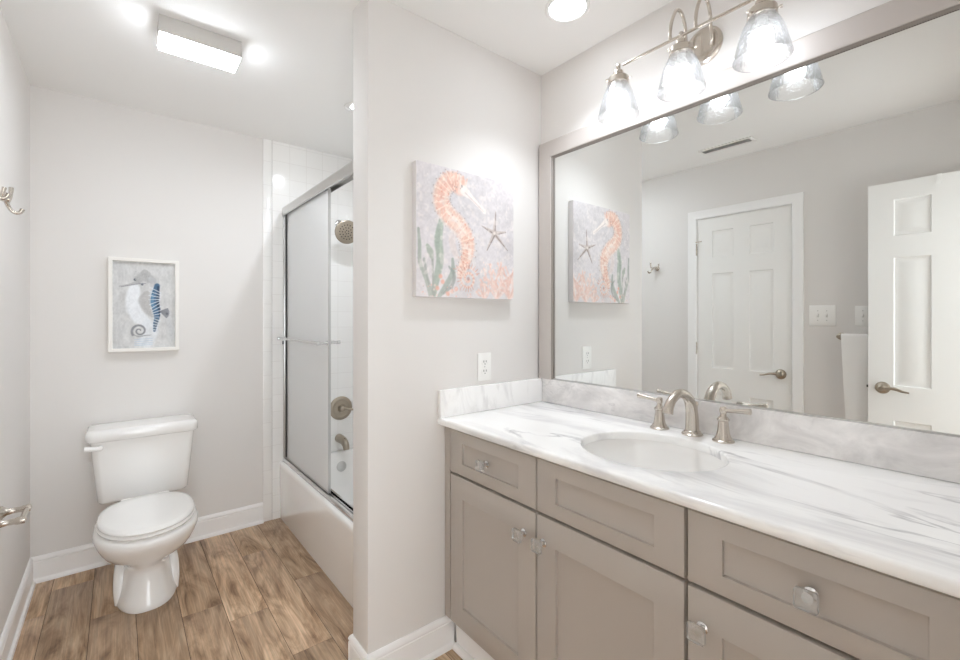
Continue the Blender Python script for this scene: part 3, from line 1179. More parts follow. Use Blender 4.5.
obj('slab', counter(), 'marble', top, 50)
obj('backsplash', box(nb(), XR - .0205, XR - .0012, CY0, YP - .0212, CT + .0003, 1.019, .003), 'marble_b', top)
obj('side_splash', box(nb(), .964, XR - .0012, YP - .0208, YP - .0010, CT + .0003, 1.019, .003), 'marble_s', top)

# undermount sink
sink = thing('undermount_sink', 'oval white undermount sink set in the marble countertop', 'sink', (SCX, SCY, CT - .19))
bm = nb()
prof = [(1.10, -.0265), (1.015, -.0265), (1.005, -.030), (.985, -.05), (.94, -.09), (.84, -.125), (.66, -.147), (.40, -.156), (.14, -.160)]
prof_o = [(.14, -.170), (.42, -.167), (.70, -.158), (.90, -.134), (.99, -.09), (1.03, -.045), (1.10, -.036)]
n = 64
rings = [[(SCX + SA * r * math.cos(2 * PI * i / n), SCY + SB * r * math.sin(2 * PI * i / n), CT + h) for i in range(n)] for r, h in prof + prof_o]
rings.append(rings[0])
loft(bm, rings, False, False)
bmesh.ops.remove_doubles(bm, verts=bm.verts, dist=1e-6)
obj('basin', bm, 'porc', sink, 60)
bm = nb()
lathe(bm, [(0, -.164), (.027, -.164), (.030, -.1575), (.026, -.1555), (.018, -.1575), (.016, -.1555), (.010, -.153), (0, -.1525)], (SCX, SCY, CT), n=32, cap0=False, cap1=False)
obj('drain', bm, 'chrome', sink, label='round chrome drain')

# widespread faucet
FA = thing('bathroom_faucet', 'brushed nickel widespread faucet with arched spout and two lever handles behind the sink', 'faucet', (1.484, .715, CT))
bm = nb()
z0 = CT + .0004
pts = [(1.484, .715, z0 + .004), (1.4835, .715, z0 + .05), (1.477, .715, z0 + .090), (1.458, .715, z0 + .122), (1.425, .715, z0 + .141), (1.388, .715, z0 + .144), (1.353, .715, z0 + .131), (1.332, .715, z0 + .108), (1.326, .715, z0 + .090)]
tube(bm, pts, [.0225, .0205, .0185, .0165, .0152, .0143, .0140, .0150, .0165], 20, 6)
sp = obj('spout', bm, 'nickel', FA, 60)
bm = nb()
lathe(bm, [(0, 0), (.033, 0), (.0335, .003), (.031, .006), (.0265, .008), (.0265, .011), (.0245, .014), (.0215, .016), (0, .016)], (1.484, .715, z0), n=32, cap0=False, cap1=False)
obj('spout_base', bm, 'nickel', sp)
bm = nb()
lathe(bm, [(0, 0), (.0035, 0), (.0035, .030), (.006, .034), (.006, .040), (.0045, .044), (0, .045)], (1.515, .715, z0 + .062), n=14, cap0=False, cap1=False)
tube(bm, [(1.515, .715, z0 + .066), (1.503, .715, z0 + .066)], .003, 8)
obj('lift_rod', bm, 'nickel', sp)


def fhandle(y, s):
    bm = nb()
    c = (1.478, y, z0)
    lathe(bm, [(0, 0), (.0315, 0), (.032, .003), (.029, .0065), (.025, .008), (.0245, .012), (.0205, .018), (.0175, .032), (.0155, .050), (.0145, .064),
               (.0175, .066), (.0180, .070), (.0150, .074), (.0095, .080), (.0085, .088), (.011, .092), (.011, .103), (.008, .108), (0, .109)], c, n=32, cap0=False, cap1=False)
    h = obj('handle', bm, 'nickel', FA)
    bm = nb()
    tube(bm, [(1.478, y, z0 + .098), (1.476, y + s * .026, z0 + .100), (1.474, y + s * .052, z0 + .103), (1.473, y + s * .080, z0 + .106)],
         [.0065, .0062, .0068, .0080, .0095], 14)
    obj('lever', bm, 'nickel', h, 60)


fhandle(.827, 1)
fhandle(.614, -1)

# ================================================================== VANITY LIGHT
VL = thing('vanity_light', 'brushed nickel three-light vanity bar with clear bell glass shades above the mirror', 'light fixture', (XR, .711, 2.22))
BX, BZ = 1.403, 2.205
bm = nb()
lathe(bm, [(0, .0005), (.062, .0005), (.062, .006), (.055, .012), (.051, .013), (.048, .018), (.030, .022), (0, .023)], (XR, .705, 2.222), (-1, 0, 0), 40, False, False)
obj('backplate', bm, 'nickel', VL)
bm = nb()
tube(bm, [(BX, .924, BZ), (BX, .711, BZ), (BX, .498, BZ)], .0048, 12)
bar = obj('bar', bm, 'nickel', VL)
for ya in (.748, .665):
    bm = nb()
    tube(bm, [(XR - .018, .705 + (ya - .705) * .75, 2.205), (XR - .034, ya, 2.215), (XR - .042, ya, 2.25), (XR - .047, ya, 2.295), (XR - .072, ya, 2.328), (XR - .106, ya, 2.322), (XR - .135, ya, 2.275), (BX, ya, 2.235), (BX, ya, BZ)], .0055, 12)
    obj('arm', bm, 'nickel', VL)
SH = []
for i, ys in enumerate((.943, .711, .479)):
    if i == 0:
        bm = nb()
        lathe(bm, [(0, .012), (.005, .0115), (.0075, .008), (.0075, -.006), (.0055, -.009), (.006, -.012), (.0165, -.016), (.0175, -.020), (.0175, -.032), (.020, -.034), (.031, -.036), (.0365, -.041), (.0375, -.060), (.035, -.062), (.0, -.062)],
              (BX, ys, BZ), n=32, cap0=False, cap1=False)
        so = obj('socket', bm, 'nickel', VL)
        for a in (.6, 2.7, 4.8):
            bm = nb()
            c = Vector((BX + .0365 * math.cos(a), ys + .0365 * math.sin(a), BZ - .054))
            lathe(bm, [(0, 0), (.002, 0), (.002, .006), (.0045, .007), (.0045, .012), (0, .0125)], c, (math.cos(a), math.sin(a), 0), 10, False, False)
            obj('thumb_screw', bm, 'nickel', so)
        bm = nb()
        lathe(bm, [(.0330, -.056), (.0340, -.062), (.0400, -.072), (.0490, -.090), (.0570, -.112), (.0635, -.136), (.0690, -.158), (.0715, -.172), (.0735, -.175), (.0735, -.178), (.0715, -.180), (.0700, -.177),
                   (.0675, -.158), (.0620, -.136), (.0555, -.112), (.0475, -.091), (.0385, -.073), (.0328, -.063)], (BX, ys, BZ), n=48, cap0=False, cap1=False)
        sh = obj('shade', bm, 'shade', VL, 60, label='clear bell-shaped glass shade')
        bm = nb()
        lathe(bm, [(0, -.104), (.0245, -.104), (.0265, -.110), (.028, -.119), (.0255, -.132), (.018, -.142), (.008, -.147), (0, -.148)], (BX, ys, BZ), n=24, cap0=False, cap1=False)
        bu = obj('bulb', bm, 'bulb', VL, 60, label='lit bulb')
        bm = nb()
        lathe(bm, [(0, -.062), (.013, -.062), (.0135, -.076), (.017, -.084), (.0240, -.0975), (.0248, -.1035), (0, -.1035)], (BX, ys, BZ), n=24, cap0=False, cap1=False)
        obj('neck', bm, 'plate', bu)
        SH = [so, sh, bu]
    else:
        for s in SH:
            c = copy_tree(s, VL)
            c.location = s.location + Vector((0, ys - .943, 0))


# ================================================================== CEILING LAMPS
def recessed(x, y, r, lens, label, watts, angle, rb=None):
    t = thing('recessed_light', label, 'recessed light', (x, y, CH), 'recessed ceiling lights')
    bm = nb()
    lathe(bm, [(r * 1.24, -.0002), (r * 1.24, -.003), (r * 1.18, -.006), (r * 1.02, -.004), (r * 1.0, -.0008)], (x, y, CH), n=48, cap0=False, cap1=False)
    obj('trim_ring', bm, 'lamp_white', t)
    if rb:
        bm = nb()
        lathe(bm, [(rb * 1.02, -.0007), (r * .999, -.0006)], (x, y, CH), n=48, cap0=False, cap1=False)
        obj('baffle', bm, 'lamp_white', t)
    bm = nb()
    rb = rb or r
    lathe(bm, [(0, -.0030), (rb * .8, -.0022), (rb, -.0010)], (x, y, CH), n=48, cap0=False, cap1=False)
    obj('lens', bm, lens, t, label='glowing round lens')
    ld = bpy.data.lights.new('downlight', 'SPOT')       # the beam of this lamp's reflector
    ld.energy = watts
    ld.color = lin((240, 247, 255))
    ld.spot_size = math.radians(angle)
    ld.spot_blend = 1.0
    ld.shadow_soft_size = .022
    lo = bpy.data.objects.new('downlight', ld)
    lo.location = (0, 0, -.030)
    lo.parent = t
    COL.objects.link(lo)
    return t


recessed(1.284, 1.079, .066, 'lens', 'lit round recessed light in the ceiling over the vanity', RECESSED_W, 108)
recessed(1.000, 2.310, .052, 'lens_s', 'lit round recessed light in the ceiling over the bathtub', SHOWER_W, 172, .030)

fl = thing('ceiling_light', 'small rectangular box ceiling light with glowing lens above the toilet', 'light fixture', (.255, 2.12, CH))
LX0, LX1, LY0, LY1 = .120, .390, 2.060, 2.180
bm = nb()
box(bm, LX0 - .004, LX1 + .004, LY0 - .004, LY0, CH - .066, CH - .0005, .0015)
obj('side_panel', bm, 'lamp_grey', fl, label='grey opaque long side')
bm = nb()
box(bm, LX0 - .004, LX1 + .004, LY1, LY1 + .004, CH - .066, CH - .0005, .0015)
obj('side_panel', bm, 'lamp_grey', fl, label='grey opaque long side')
bm = nb()
box(bm, LX0, LX1, LY0 + .0003, LY1 - .0003, CH - .080, CH - .040, .006)
obj('lens', bm, 'lens_f', fl, label='glowing white lens')
for xe in (LX0 - .0042, LX1 + .0002):  # end shields, added to cut the lens glow on the ceiling
    bm = nb()
    box(bm, xe, xe + .004, LY0 + .0002, LY1 - .0002, CH - .060, CH - .0005, .001)
    obj('end_glow_shield', bm, 'lamp_grey', fl, label='grey shield added over the glowing lens end')
bm = nb()
box(bm, LX0, LX1, LY0 + .0002, LY1 - .0002, CH - .0398, CH - .0005, .002)
obj('mounting_pan', bm, 'lamp_white', fl)

# supply-air register in the ceiling (seen in the mirror)
vt = thing('ceiling_vent', 'white slotted air vent in the ceiling, seen in the mirror', 'vent', (-.05, 1.28, CH))
VX0, VX1, VY0_, VY1_ = -.100, .0, 1.115, 1.450
bm = nb()
prof = [(0, .0004), (0, .004), (.004, .008), (.020, .006), (.020, .0004)]
path = [(VX0, VY0_, 1, 1), (VX1, VY0_, -1, 1), (VX1, VY1_, -1, -1), (VX0, VY1_, 1, -1)]
rings = [[(x + dx * o, y + dy * o, CH - h) for o, h in prof] for x, y, dx, dy in path]
rings.append(rings[0])
loft(bm, rings, False, False)
bmesh.ops.remove_doubles(bm, verts=bm.verts, dist=1e-6)
obj('vent_frame', bm, 'lamp_white', vt, 25)
obj('duct_opening', box(nb(), VX0 + .0202, VX1 - .0202, VY0_ + .0202, VY1_ - .0202, CH - .0012, CH - .0004), 'dark', vt)
for i in range(5):
    xs = VX0 + .028 + i * .011
    bm = nb()
    loft(bm, [[(xs, y, CH - .0016), (xs + .0055, y, CH - .0075), (xs + .0065, y, CH - .0075), (xs + .001, y, CH - .0016)] for y in (VY0_ + .0205, VY1_ - .0205)])
    obj('louver', bm, 'lamp_white', vt)

# ================================================================== TOILET
TX = .103
toi = thing('toilet', 'white two-piece toilet with closed lid against the back wall', 'toilet', (TX, 2.72, 0))


def egg(w, yf, yb, z, e=2.2, n=48, cy=None):
    """egg-shaped ring: half-width w, front at yf, back at yb; widest at cy"""
    if cy is None:
        cy = yf + (yb - yf) * .52
    pts = []
    for i in range(n):
        a = 2 * PI * i / n
        c, s = math.cos(a), math.sin(a)
        x = w * math.copysign(abs(s) ** (2 / e), s)
        l = (cy - yf) if c > 0 else (yb - cy)
        y = cy - l * math.copysign(abs(c) ** (2 / (2.0 if c > 0 else e + .8)), c)
        pts.append((TX + x, y, z))
    return pts


bm = nb()
BW = [(.122, 2.462, 2.915, .0006, 2.5), (.124, 2.458, 2.915, .010, 2.5), (.119, 2.465, 2.914, .030, 2.4), (.108, 2.478, 2.91, .070, 2.4), (.098, 2.490, 2.90, .115, 2.3),
      (.091, 2.497, 2.895, .150, 2.2), (.092, 2.494, 2.89, .172, 2.2), (.104, 2.470, 2.885, .194, 2.1), (.128, 2.436, 2.882, .220, 2.1), (.152, 2.400, 2.880, .248, 2.1), (.172, 2.364, 2.88, .280, 2.1),
      (.185, 2.336, 2.88, .310, 2.1), (.193, 2.318, 2.88, .334, 2.1), (.195, 2.311, 2.88, .350, 2.1), (.192, 2.312, 2.88, .364, 2.1), (.184, 2.320, 2.878, .3725, 2.1), (.160, 2.35, 2.86, .3745, 2.1)]
loft(bm, [egg(*q, cy=(None if q[3] < .23 else 2.565)) for q in BW])
obj('bowl', bm, 'porc', toi, 60)
# trapway bulges along the foot
for s in (-1, 1):
    bm = nb()
    tube(bm, [(TX + s * .100, 2.60, .002), (TX + s * .100, 2.615, .06), (TX + s * .096, 2.645, .115), (TX + s * .088, 2.70, .150), (TX + s * .080, 2.78, .150)], [.020, .026, .029, .030, .024], 16)
    obj('trapway', bm, 'porc', toi, 60)
bm = nb()
loft(bm, [egg(.170, 2.338, 2.795, .3765, 2.1, cy=2.57), egg(.182, 2.318, 2.800, .380, 2.1, cy=2.57), egg(.184, 2.314, 2.80, .388, 2.1, cy=2.57), egg(.178, 2.324, 2.795, .393, 2.1, cy=2.57)])
obj('seat', bm, 'seat', toi, 60)
bm = nb()
loft(bm, [egg(.174, 2.330, 2.800, .3945, 2.1, cy=2.57), egg(.180, 2.320, 2.805, .3975, 2.1, cy=2.57), egg(.181, 2.318, 2.805, .404, 2.1, cy=2.57), egg(.176, 2.326, 2.80, .411, 2.1, cy=2.57), egg(.160, 2.346, 2.79, .4145, 2.1, cy=2.57), egg(.10, 2.42, 2.74, .4165, 2.1, cy=2.57)])
obj('lid', bm, 'seat', toi, 60)
for s in (-1, 1):
    bm = nb()
    lathe(bm, [(0, -.022), (.009, -.022), (.0105, -.018), (.0105, .018), (.009, .022), (0, .022)], (TX + s * .075, 2.822, .394), (1, 0, 0), 16, False, False)
    obj('hinge', bm, 'seat', toi)


def tank_ring(z, hw, yf, yb, r=.03, bow=.012):
    pts = []
    for x, y in rrect(-hw, hw, yf, yb, r, 8):
        if y < (yf + yb) / 2:
            y -= bow * (1 - (x / hw) ** 2)
        pts.append((TX + x, y, z))
    return pts


bm = nb()
loft(bm, [tank_ring(.376, .166, 2.885, 3.05), tank_ring(.380, .180, 2.878, 3.06), tank_ring(.390, .187, 2.874, 3.064), tank_ring(.55, .202, 2.866, 3.066), tank_ring(.690, .214, 2.858, 3.068)])
obj('tank', bm, 'porc', toi, 50)
bm = nb()
loft(bm, [tank_ring(.6905, .215, 2.856, 3.069), tank_ring(.693, .226, 2.848, 3.072, .034), tank_ring(.698, .231, 2.843, 3.073, .036), tank_ring(.728, .232, 2.842, 3.074, .036), tank_ring(.739, .229, 2.846, 3.072, .034), tank_ring(.7465, .219, 2.856, 3.064, .03), tank_ring(.748, .19, 2.88, 3.04, .03)])
obj('tank_lid', bm, 'porc', toi, 50)
bm = nb()
tube(bm, [(TX - .176, 2.868, .666), (TX - .176, 2.842, .666), (TX - .186, 2.833, .667), (TX - .206, 2.832, .669), (TX - .232, 2.834, .672)], [.013, .012, .011, .011, .013], 14, 5)
obj('flush_lever', bm, 'seat', toi, 60)

# ================================================================== BATHTUB AND SHOWER
tub = thing('bathtub', 'white alcove bathtub with smooth apron, under the sliding glass doors', 'bathtub', (1.18, 2.33, 0))
TX0, TX1, TY0, TY1 = .808, XR - TT - .001, YT + TT + .001, YB - TT - .001


def tr(x0, x1, y0, y1, r, z):
    return [(x, y, z) for x, y in rrect(x0, x1, y0, y1, r, 6)]


bm = nb()
loft(bm, [tr(TX0 + .006, TX1, TY0, TY1, .004, .0005), tr(TX0 + .002, TX1, TY0, TY1, .004, .20), tr(TX0, TX1, TY0, TY1, .004, .335), tr(TX0 + .0015, TX1, TY0, TY1, .004, .350), tr(TX0 + .006, TX1, TY0, TY1, .004, .360), tr(TX0 + .014, TX1, TY0, TY1, .004, .3655),
          tr(TX0 + .080, TX1 - .045, TY0 + .075, TY1 - .050, .10, .366), tr(TX0 + .088, TX1 - .052, TY0 + .085, TY1 - .057, .10, .360), tr(TX0 + .093, TX1 - .058, TY0 + .095, TY1 - .062, .10, .345),
          tr(TX0 + .115, TX1 - .085, TY0 + .20, TY1 - .085, .10, .15), tr(TX0 + .15, TX1 - .12, TY0 + .29, TY1 - .12, .10, .085), tr(TX0 + .20, TX1 - .17, TY0 + .36, TY1 - .18, .08, .072)])
obj('shell', bm, 'tub', tub, 50)
PX = 1.205
bm = nb()
lathe(bm, [(0, 0), (.036, 0), (.037, .004), (.031, .009), (.012, .011), (0, .011)], (PX - .010, 3.010, .272), (0, -1, .11), 28, False, False)
obj('overflow_plate', bm, 'alu', tub, label='round metal overflow plate')

# sliding shower doors
sd = thing('shower_door', 'framed sliding shower doors with obscure glass, standing on the tub rim', 'shower door', (.84, 2.33, .367))
SX0, SX1 = .828, .876
SY0, SY1 = TY0 + .001, YB - TT - .0015
bm = nb()
pr = [(SX0, 1.962), (SX0 - .003, 1.968), (SX0 - .003, 2.008), (SX0 + .002, 2.018), (SX0 + .012, 2.022), (SX1 - .004, 2.022), (SX1, 2.018), (SX1, 1.963), (SX1 - .004, 1.963), (SX1 - .004, 1.985), (SX0 + .005, 1.985), (SX0 + .005, 1.962)]
loft(bm, [[(x, y, z) for x, z in pr] for y in (SY0, SY1)])
obj('header', bm, 'alu', sd, 25)
bm = nb()
pr = [(SX0, .367), (SX0, .380), (SX0 + .005, .388), (SX0 + .014, .388), (SX0 + .016, .376), (SX0 + .027, .376), (SX0 + .028, .384), (SX0 + .031, .384), (SX0 + .032, .376), (SX1 - .010, .376), (SX1 - .008, .392), (SX1, .392), (SX1, .367)]
loft(bm, [[(x, y, z) for x, z in pr] for y in (SY0, SY1)])
obj('bottom_track', bm, 'chrome', sd, 25)
for y0, y1 in ((SY1 - .026, SY1), (SY0, SY0 + .026)):
    bm = nb()
    box(bm, SX0 + .001, SX1 - .001, y0, y1, .3925, 1.9545, .003)
    j = obj('wall_jamb', bm, 'alu', sd, 25)
    if y1 == SY1:
        bm = nb()
        box(bm, SX0 - .005, SX0 + .0008, y0 + .003, y1 - .012, 1.128, 1.150, .001)
        obj('bumper', bm, 'rubber', j, label='small black bumper')


def slide_panel(x, y0, y1, z0, z1, bar_dx):
    bm = nb()
    s, t = .007, .0070
    prof = [(0, -t), (0, t), (s, t * .7), (s, -t * .7)]
    path = [(y0, z0, 1, 1), (y1, z0, -1, 1), (y1, z1, -1, -1), (y0, z1, 1, -1)]
    rings = [[(x + h, y + dy * o, z + dz * o) for o, h in prof] for y, z, dy, dz in path]
    rings.append(rings[0])
    loft(bm, rings, False, False)
    bmesh.ops.remove_doubles(bm, verts=bm.verts, dist=1e-6)
    p = obj('sliding_panel', bm, 'alu', sd, 25)
    obj('glass', box(nb(), x - .0025, x + .0025, y0 + s - .004, y1 - s + .004, z0 + s - .004, z1 - s + .004), 'frost', p, label='obscure frosted glass')
    bm = nb()
    box(bm, x - .0095, x - .0072, y1 - .024, y1 - .004, z0 + .01, z1 - .012, .0005)
    obj('edge_gasket', bm, 'rubber', p, label='black rubber edge strip')
    bm = nb()
    xb = x + bar_dx
    ya, yb, zz = y0 + .012, y1 - .012, 1.168
    sg = math.copysign(1, bar_dx)
    tube(bm, [(xb, ya - .004, zz), (xb, (ya + yb) / 2, zz), (xb, yb + .004, zz)], .0075, 12)
    for yy in (ya, yb):
        lathe(bm, [(0, 0), (.011, 0), (.011, .006), (.007, .009), (.007, abs(bar_dx) - .008), (.0095, abs(bar_dx) - .007), (.0095, abs(bar_dx) + .010), (0, abs(bar_dx) + .011)], (x + sg * .006, yy, zz), (sg, 0, 0), 16, False, False)
    obj('towel_rail', bm, 'chrome', p)
    return p


slide_panel(.846, 2.288, 3.042, .392, 1.972, -.046)
slide_panel(.864, 2.338, 3.044, .396, 1.972, .046)

# shower head, valve and spout on the back wall
YW = YB - TT
shd = thing('shower_fixture', 'round nickel shower head on a short arm high on the tiled wall', 'shower head', (PX, YW, 1.958))
bm = nb()
lathe(bm, [(0, .0004), (.028, .0004), (.029, .004), (.022, .010), (.010, .013), (0, .013)], (PX, YW, 1.958), (0, -1, 0), 28, False, False)
obj('wall_flange', bm, 'chrome', shd)
bm = nb()
tube(bm, [(PX, YW - .008, 1.958), (PX, YW - .055, 1.958), (PX, YW - .095, 1.938), (PX - .001, YW - .116, 1.900)], .0085, 12)
obj('arm', bm, 'chrome', shd)
ax = Vector((-.14, -.95, -.26)).normalized()
c0 = Vector((PX, YW - .108, 1.892))
bm = nb()
lathe(bm, [(0, 0), (.014, 0), (.016, .010), (.018, .016), (.030, .024), (.066, .036), (.078, .044), (.080, .050), (.077, .054), (.070, .056), (0, .0575)], c0, ax, 40, False, False)
hd = obj('head', bm, 'nickel_d', shd)
a_, b_, d_ = frame_of(ax)
for rr, k in ((.012, 5), (.030, 10), (.048, 16)):
    for i in range(k):
        bm = nb()
        lathe(bm, [(0, 0), (.0042, 0), (.0034, .002), (0, .0022)], c0 + d_ * .0572 + a_ * (rr * math.cos(2 * PI * i / k)) + b_ * (rr * math.sin(2 * PI * i / k)), ax, 8, False, False)
        obj('nozzle', bm, 'rubber', hd)

vl = thing('shower_valve', 'round nickel shower valve plate with single lever, on the tile above the tub spout', 'shower valve', (PX + .012, YW, .662))
bm = nb()
lathe(bm, [(0, .0004), (.082, .0004), (.083, .003), (.074, .010), (.060, .013), (.056, .011), (.045, .012), (.030, .016), (0, .016)], (PX + .012, YW, .662), (0, -1, 0), 48, False, False)
obj('escutcheon', bm, 'nickel_d', vl)
bm = nb()
lathe(bm, [(0, .014), (.027, .014), (.027, .022), (.023, .040), (.020, .048), (.012, .054), (0, .055)], (PX + .012, YW, .662), (0, -1, 0), 28, False, False)
hb = obj('handle', bm, 'nickel_d', vl)
bm = nb()
tube(bm, [(PX + .012, YW - .040, .662), (PX + .045, YW - .045, .658), (PX + .075, YW - .052, .652), (PX + .100, YW - .056, .650)], [.010, .0085, .007, .007], 12)
obj('lever', bm, 'nickel_d', hb, 60)

ts = thing('tub_spout', 'nickel tub spout on the tile above the tub rim', 'tub spout', (PX, YW, .452))
bm = nb()
tube(bm, [(PX, YW - .0005, .452), (PX, YW - .045, .452), (PX, YW - .090, .447), (PX, YW - .122, .428), (PX, YW - .134, .398)], [.030, .029, .026, .023, .020], 20)
obj('spout', bm, 'nickel_d', ts, 60)
bm = nb()
lathe(bm, [(0, 0), (.003, 0), (.003, .012), (.0065, .014), (.0065, .02), (0, .021)], (PX, YW - .108, .458), n=12, cap0=False, cap1=False)
obj('diverter_knob', bm, 'nickel_d', ts)

# ================================================================== SMALL WALL THINGS
# duplex outlet
ou = thing('wall_outlet', 'white duplex outlet on the partition wall below the seahorse canvas', 'outlet', (1.197, YP, 1.03))
OXc, OZc = 1.197, 1.0935
bm = nb()
box(bm, OXc - .036, OXc + .036, YP - .006, YP - .0003, OZc - .0585, OZc + .0585, .003)
pl = obj('cover_plate', bm, 'plate', ou)
for dz in (.0195, -.0195):
    bm = nb()
    A = rrect(OXc - .0165, OXc + .0165, OZc + dz - .0135, OZc + dz + .0135, .010, 6)
    prism(bm, A, lambda p: (p[0], YP - .0058, p[1]), lambda p: (p[0], YP - .0078, p[1]))
    rc = obj('receptacle', bm, 'plate', ou)
    for dx, hh in ((-.0063, .0046), (.0063, .0040)):
        bm = nb()
        box(bm, OXc + dx - .0012, OXc + dx + .0012, YP - .0082, YP - .0077, OZc + dz + .003 - hh, OZc + dz + .003 + hh)
        obj('slot', bm, 'dark', rc)
    bm = nb()
    lathe(bm, [(0, 0), (.0022, 0), (.0022, .0005), (0, .0005)], (OXc, YP - .0077, OZc + dz - .0075), (0, -1, 0), 10, False, False)
    obj('slot', bm, 'dark', rc)
bm = nb()
lathe(bm, [(0, 0), (.003, 0), (.0025, .001), (0, .0012)], (OXc, YP - .006, OZc), (0, -1, 0), 12, False, False)
obj('screw', bm, 'alu', ou)


# switch plates on the left wall (seen in the mirror)
def switch_plate(y0, y1, z0, z1, n, label):
    t = thing('switch_plate', label, 'light switch', (XL, (y0 + y1) / 2, z0), 'switch plates on the left wall')
    bm = nb()
    box(bm, XL + .0003, XL + .006, y0, y1, z0, z1, .003)
    obj('cover_plate', bm, 'plate', t)
    for i in range(n):
        y = (y0 + y1) / 2 + (i - (n - 1) / 2) * .046
        z = (z0 + z1) / 2
        bm = nb()
        loft(bm, [[(XL + .0058, y - .005, z - .012), (XL + .0058, y + .005, z - .012), (XL + .0058, y + .005, z + .012), (XL + .0058, y - .005, z + .012)],
                  [(XL + .015, y - .004, z + .001), (XL + .015, y + .004, z + .001), (XL + .013, y + .004, z + .010), (XL + .013, y - .004, z + .010)]])
        obj('toggle', bm, 'plate', t)
        for dz in (-.030, .030):
            bm = nb()
            lathe(bm, [(0, 0), (.0032, 0), (.0026, .0012), (0, .0014)], (XL + .006, y, z + dz), (1, 0, 0), 12, False, False)
            obj('screw', bm, 'alu', t)
    return t


switch_plate(.763, .900, 1.248, 1.378, 2, 'white double switch plate beside the closet door casing')
switch_plate(.598, .673, 1.252, 1.370, 1, 'white single switch plate above the white towel')

# towel rail and towel
tb = thing('towel_bar', 'nickel towel bar on the left wall holding the white towel', 'towel bar', (XL, .51, 1.19))
bm = nb()
tube(bm, [(XL + .065, .740, 1.187), (XL + .065, .51, 1.187), (XL + .065, .290, 1.187)], .0075, 12)
obj('bar', bm, 'nickel_d', tb)
for y in (.735, .295):
    bm = nb()
    lathe(bm, [(0, .0004), (.022, .0004), (.023, .004), (.017, .009), (.009, .013), (.009, .055), (.0125, .058), (.0125, .072), (.009, .076), (0, .077)], (XL, y, 1.187), (1, 0, 0), 24, False, False)
    obj('bracket', bm, 'nickel_d', tb)


def towel():
    bm = nb()
    bx, bz = XL + .065, 1.187
    n = 22
    rings = []
    # path over the bar: back leg up, over, front leg down
    P = []
    for z in np.linspace(.74, bz, 9):
        P.append((bx - .0135, z))
    for a in np.linspace(PI, 0, 9)[1:-1]:
        P.append((bx + .0135 * math.cos(a), bz + .0135 * math.sin(a)))
    for z in np.linspace(bz, .665, 14):
        P.append((bx + .0135, z))

    def ring(y, j, inner):
        return None
    outer = []
    for x, z in P:
        row = []
        for j in range(n + 1):
            t = j / n
            drop = max(0, (bz - z) / .52)
            yl = .722 - .022 * drop
            y = .545 + (yl - .545) * t
            w = .0045 * math.sin(t * 9 + z * 3) * min(1, drop * 2.5) * (1 if x > bx else .4)
            row.append(Vector((x + w, y, z)))
        outer.append(row)
    th = .0055
    m_ = len(P)
    nor = []
    for i in range(m_):
        a, b = P[max(i - 1, 0)], P[min(i + 1, m_ - 1)]
        dx, dz = b[0] - a[0], b[1] - a[1]
        L = math.hypot(dx, dz)
        nor.append(Vector((-dz / L, 0, dx / L)))
    V0 = [[bm.verts.new(p + nor[i] * th) for p in row] for i, row in enumerate(outer)]
    V1 = [[bm.verts.new(p - nor[i] * th) for p in row] for i, row in enumerate(outer)]
    for i in range(m_ - 1):
        for j in range(n):
            bm.faces.new((V0[i][j], V0[i][j + 1], V0[i + 1][j + 1], V0[i + 1][j]))
            bm.faces.new((V1[i][j], V1[i + 1][j], V1[i + 1][j + 1], V1[i][j + 1]))
        for j in (0, n):
            bm.faces.new((V0[i][j], V0[i + 1][j], V1[i + 1][j], V1[i][j]))
    for i in (0, m_ - 1):
        for j in range(n):
            bm.faces.new((V0[i][j], V0[i][j + 1], V1[i][j + 1], V1[i][j]))
    return bm


tag(obj('hand_towel', towel(), 'towel', None, 60, origin=(XL + .065, .63, 1.187)), 'white terry towel hanging beside the open door', 'towel')


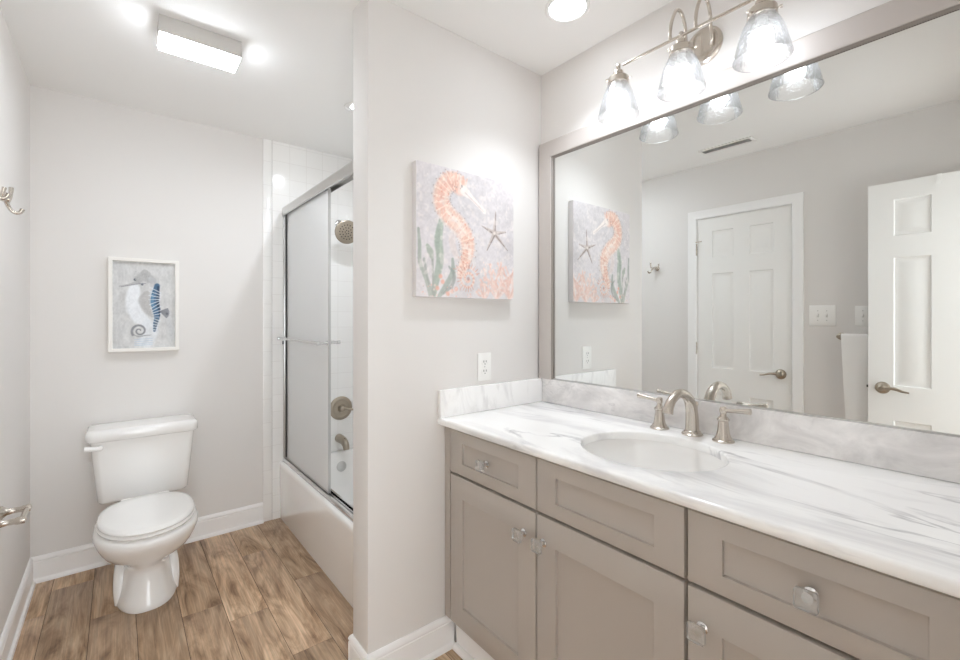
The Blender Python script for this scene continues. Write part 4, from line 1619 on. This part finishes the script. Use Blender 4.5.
# double robe hooks on the left wall
def robe_hook(y, z, label):
    t = thing('robe_hook', label, 'robe hook', (XL, y, z), 'robe hooks on the left wall')
    bm = nb()
    lathe(bm, [(0, .0004), (.020, .0004), (.021, .004), (.018, .008), (.010, .012), (.008, .018), (.008, .040), (.011, .044), (.010, .050), (0, .052)], (XL, y, z), (1, 0, 0), 24, False, False)
    obj('rosette', bm, 'nickel', t)
    bm = nb()
    tube(bm, [(XL + .030, y + .004, z), (XL + .038, y + .016, z - .004), (XL + .043, y + .026, z - .018), (XL + .051, y + .031, z - .033), (XL + .061, y + .034, z - .039), (XL + .071, y + .036, z - .035), (XL + .077, y + .037, z - .023)],
         [.0065, .0065, .0062, .0058, .0058, .0060, .0070], 12)
    p = obj('prong', bm, 'nickel', t, 60)
    bm = nb()
    tube(bm, [(XL + .040, y + .022, z - .012), (XL + .046, y + .028, z + .006), (XL + .049, y + .030, z + .028), (XL + .050, y + .031, z + .047)], [.0058, .0058, .0060, .0068], 12)
    obj('upper_prong', bm, 'nickel', p, 60)
    bm = nb()
    tube(bm, [(XL + .030, y - .004, z), (XL + .033, y - .018, z - .002), (XL + .037, y - .030, z + .006), (XL + .041, y - .034, z + .022), (XL + .043, y - .035, z + .032)], [.0065, .0062, .0058, .0058, .0066], 12)
    obj('prong', bm, 'nickel', t, 60)
    return t


robe_hook(2.185, 1.702, 'nickel double robe hook on the left wall nearest the toilet, at the left edge')
robe_hook(1.934, 1.702, 'nickel double robe hook beside the closet door, seen in the mirror')

# toilet paper holder: two posts and an empty roller
tp = thing('paper_holder', 'empty nickel toilet paper holder low on the left wall beside the toilet', 'toilet paper holder', (XL, 2.314, .584))
for y in (2.378, 2.250):
    bm = nb()
    lathe(bm, [(0, .0004), (.024, .0004), (.025, .004), (.019, .010), (.0125, .018), (.0100, .036), (.0100, .052), (.0128, .060), (.0135, .070), (.0125, .080), (0, .084)], (XL, y, .584), (1, 0, 0), 24, False, False)
    obj('post', bm, 'nickel', tp)
bm = nb()
lathe(bm, [(0, -.063), (.006, -.063), (.006, -.056), (.0085, -.054), (.0085, .054), (.006, .056), (.006, .063), (0, .063)], (XL + .071, 2.314, .584), (0, 1, 0), 16, False, False)
obj('roller', bm, 'nickel', tp)

# little clip hook over the top of the open door
cl = nb()
pr = [(OX + .0035, 2.000), (OX + .0035, 2.0415), (OX - .0385, 2.0415), (OX - .0385, 2.010), (OX - .0365, 2.010), (OX - .0365, 2.0395), (OX + .0012, 2.0395), (OX + .0012, 1.992), (OX + .014, 1.990), (OX + .016, 2.004), (OX + .0135, 2.005), (OX + .012, 1.9935)]
loft(cl, [[(x, y, z) for x, z in pr] for y in (.296, .316)])
tag(obj('over_door_hook', cl, 'plate', None, 25, origin=(OX, .306, 2.04)), 'small white hook clipped over the top of the open door', 'hook')
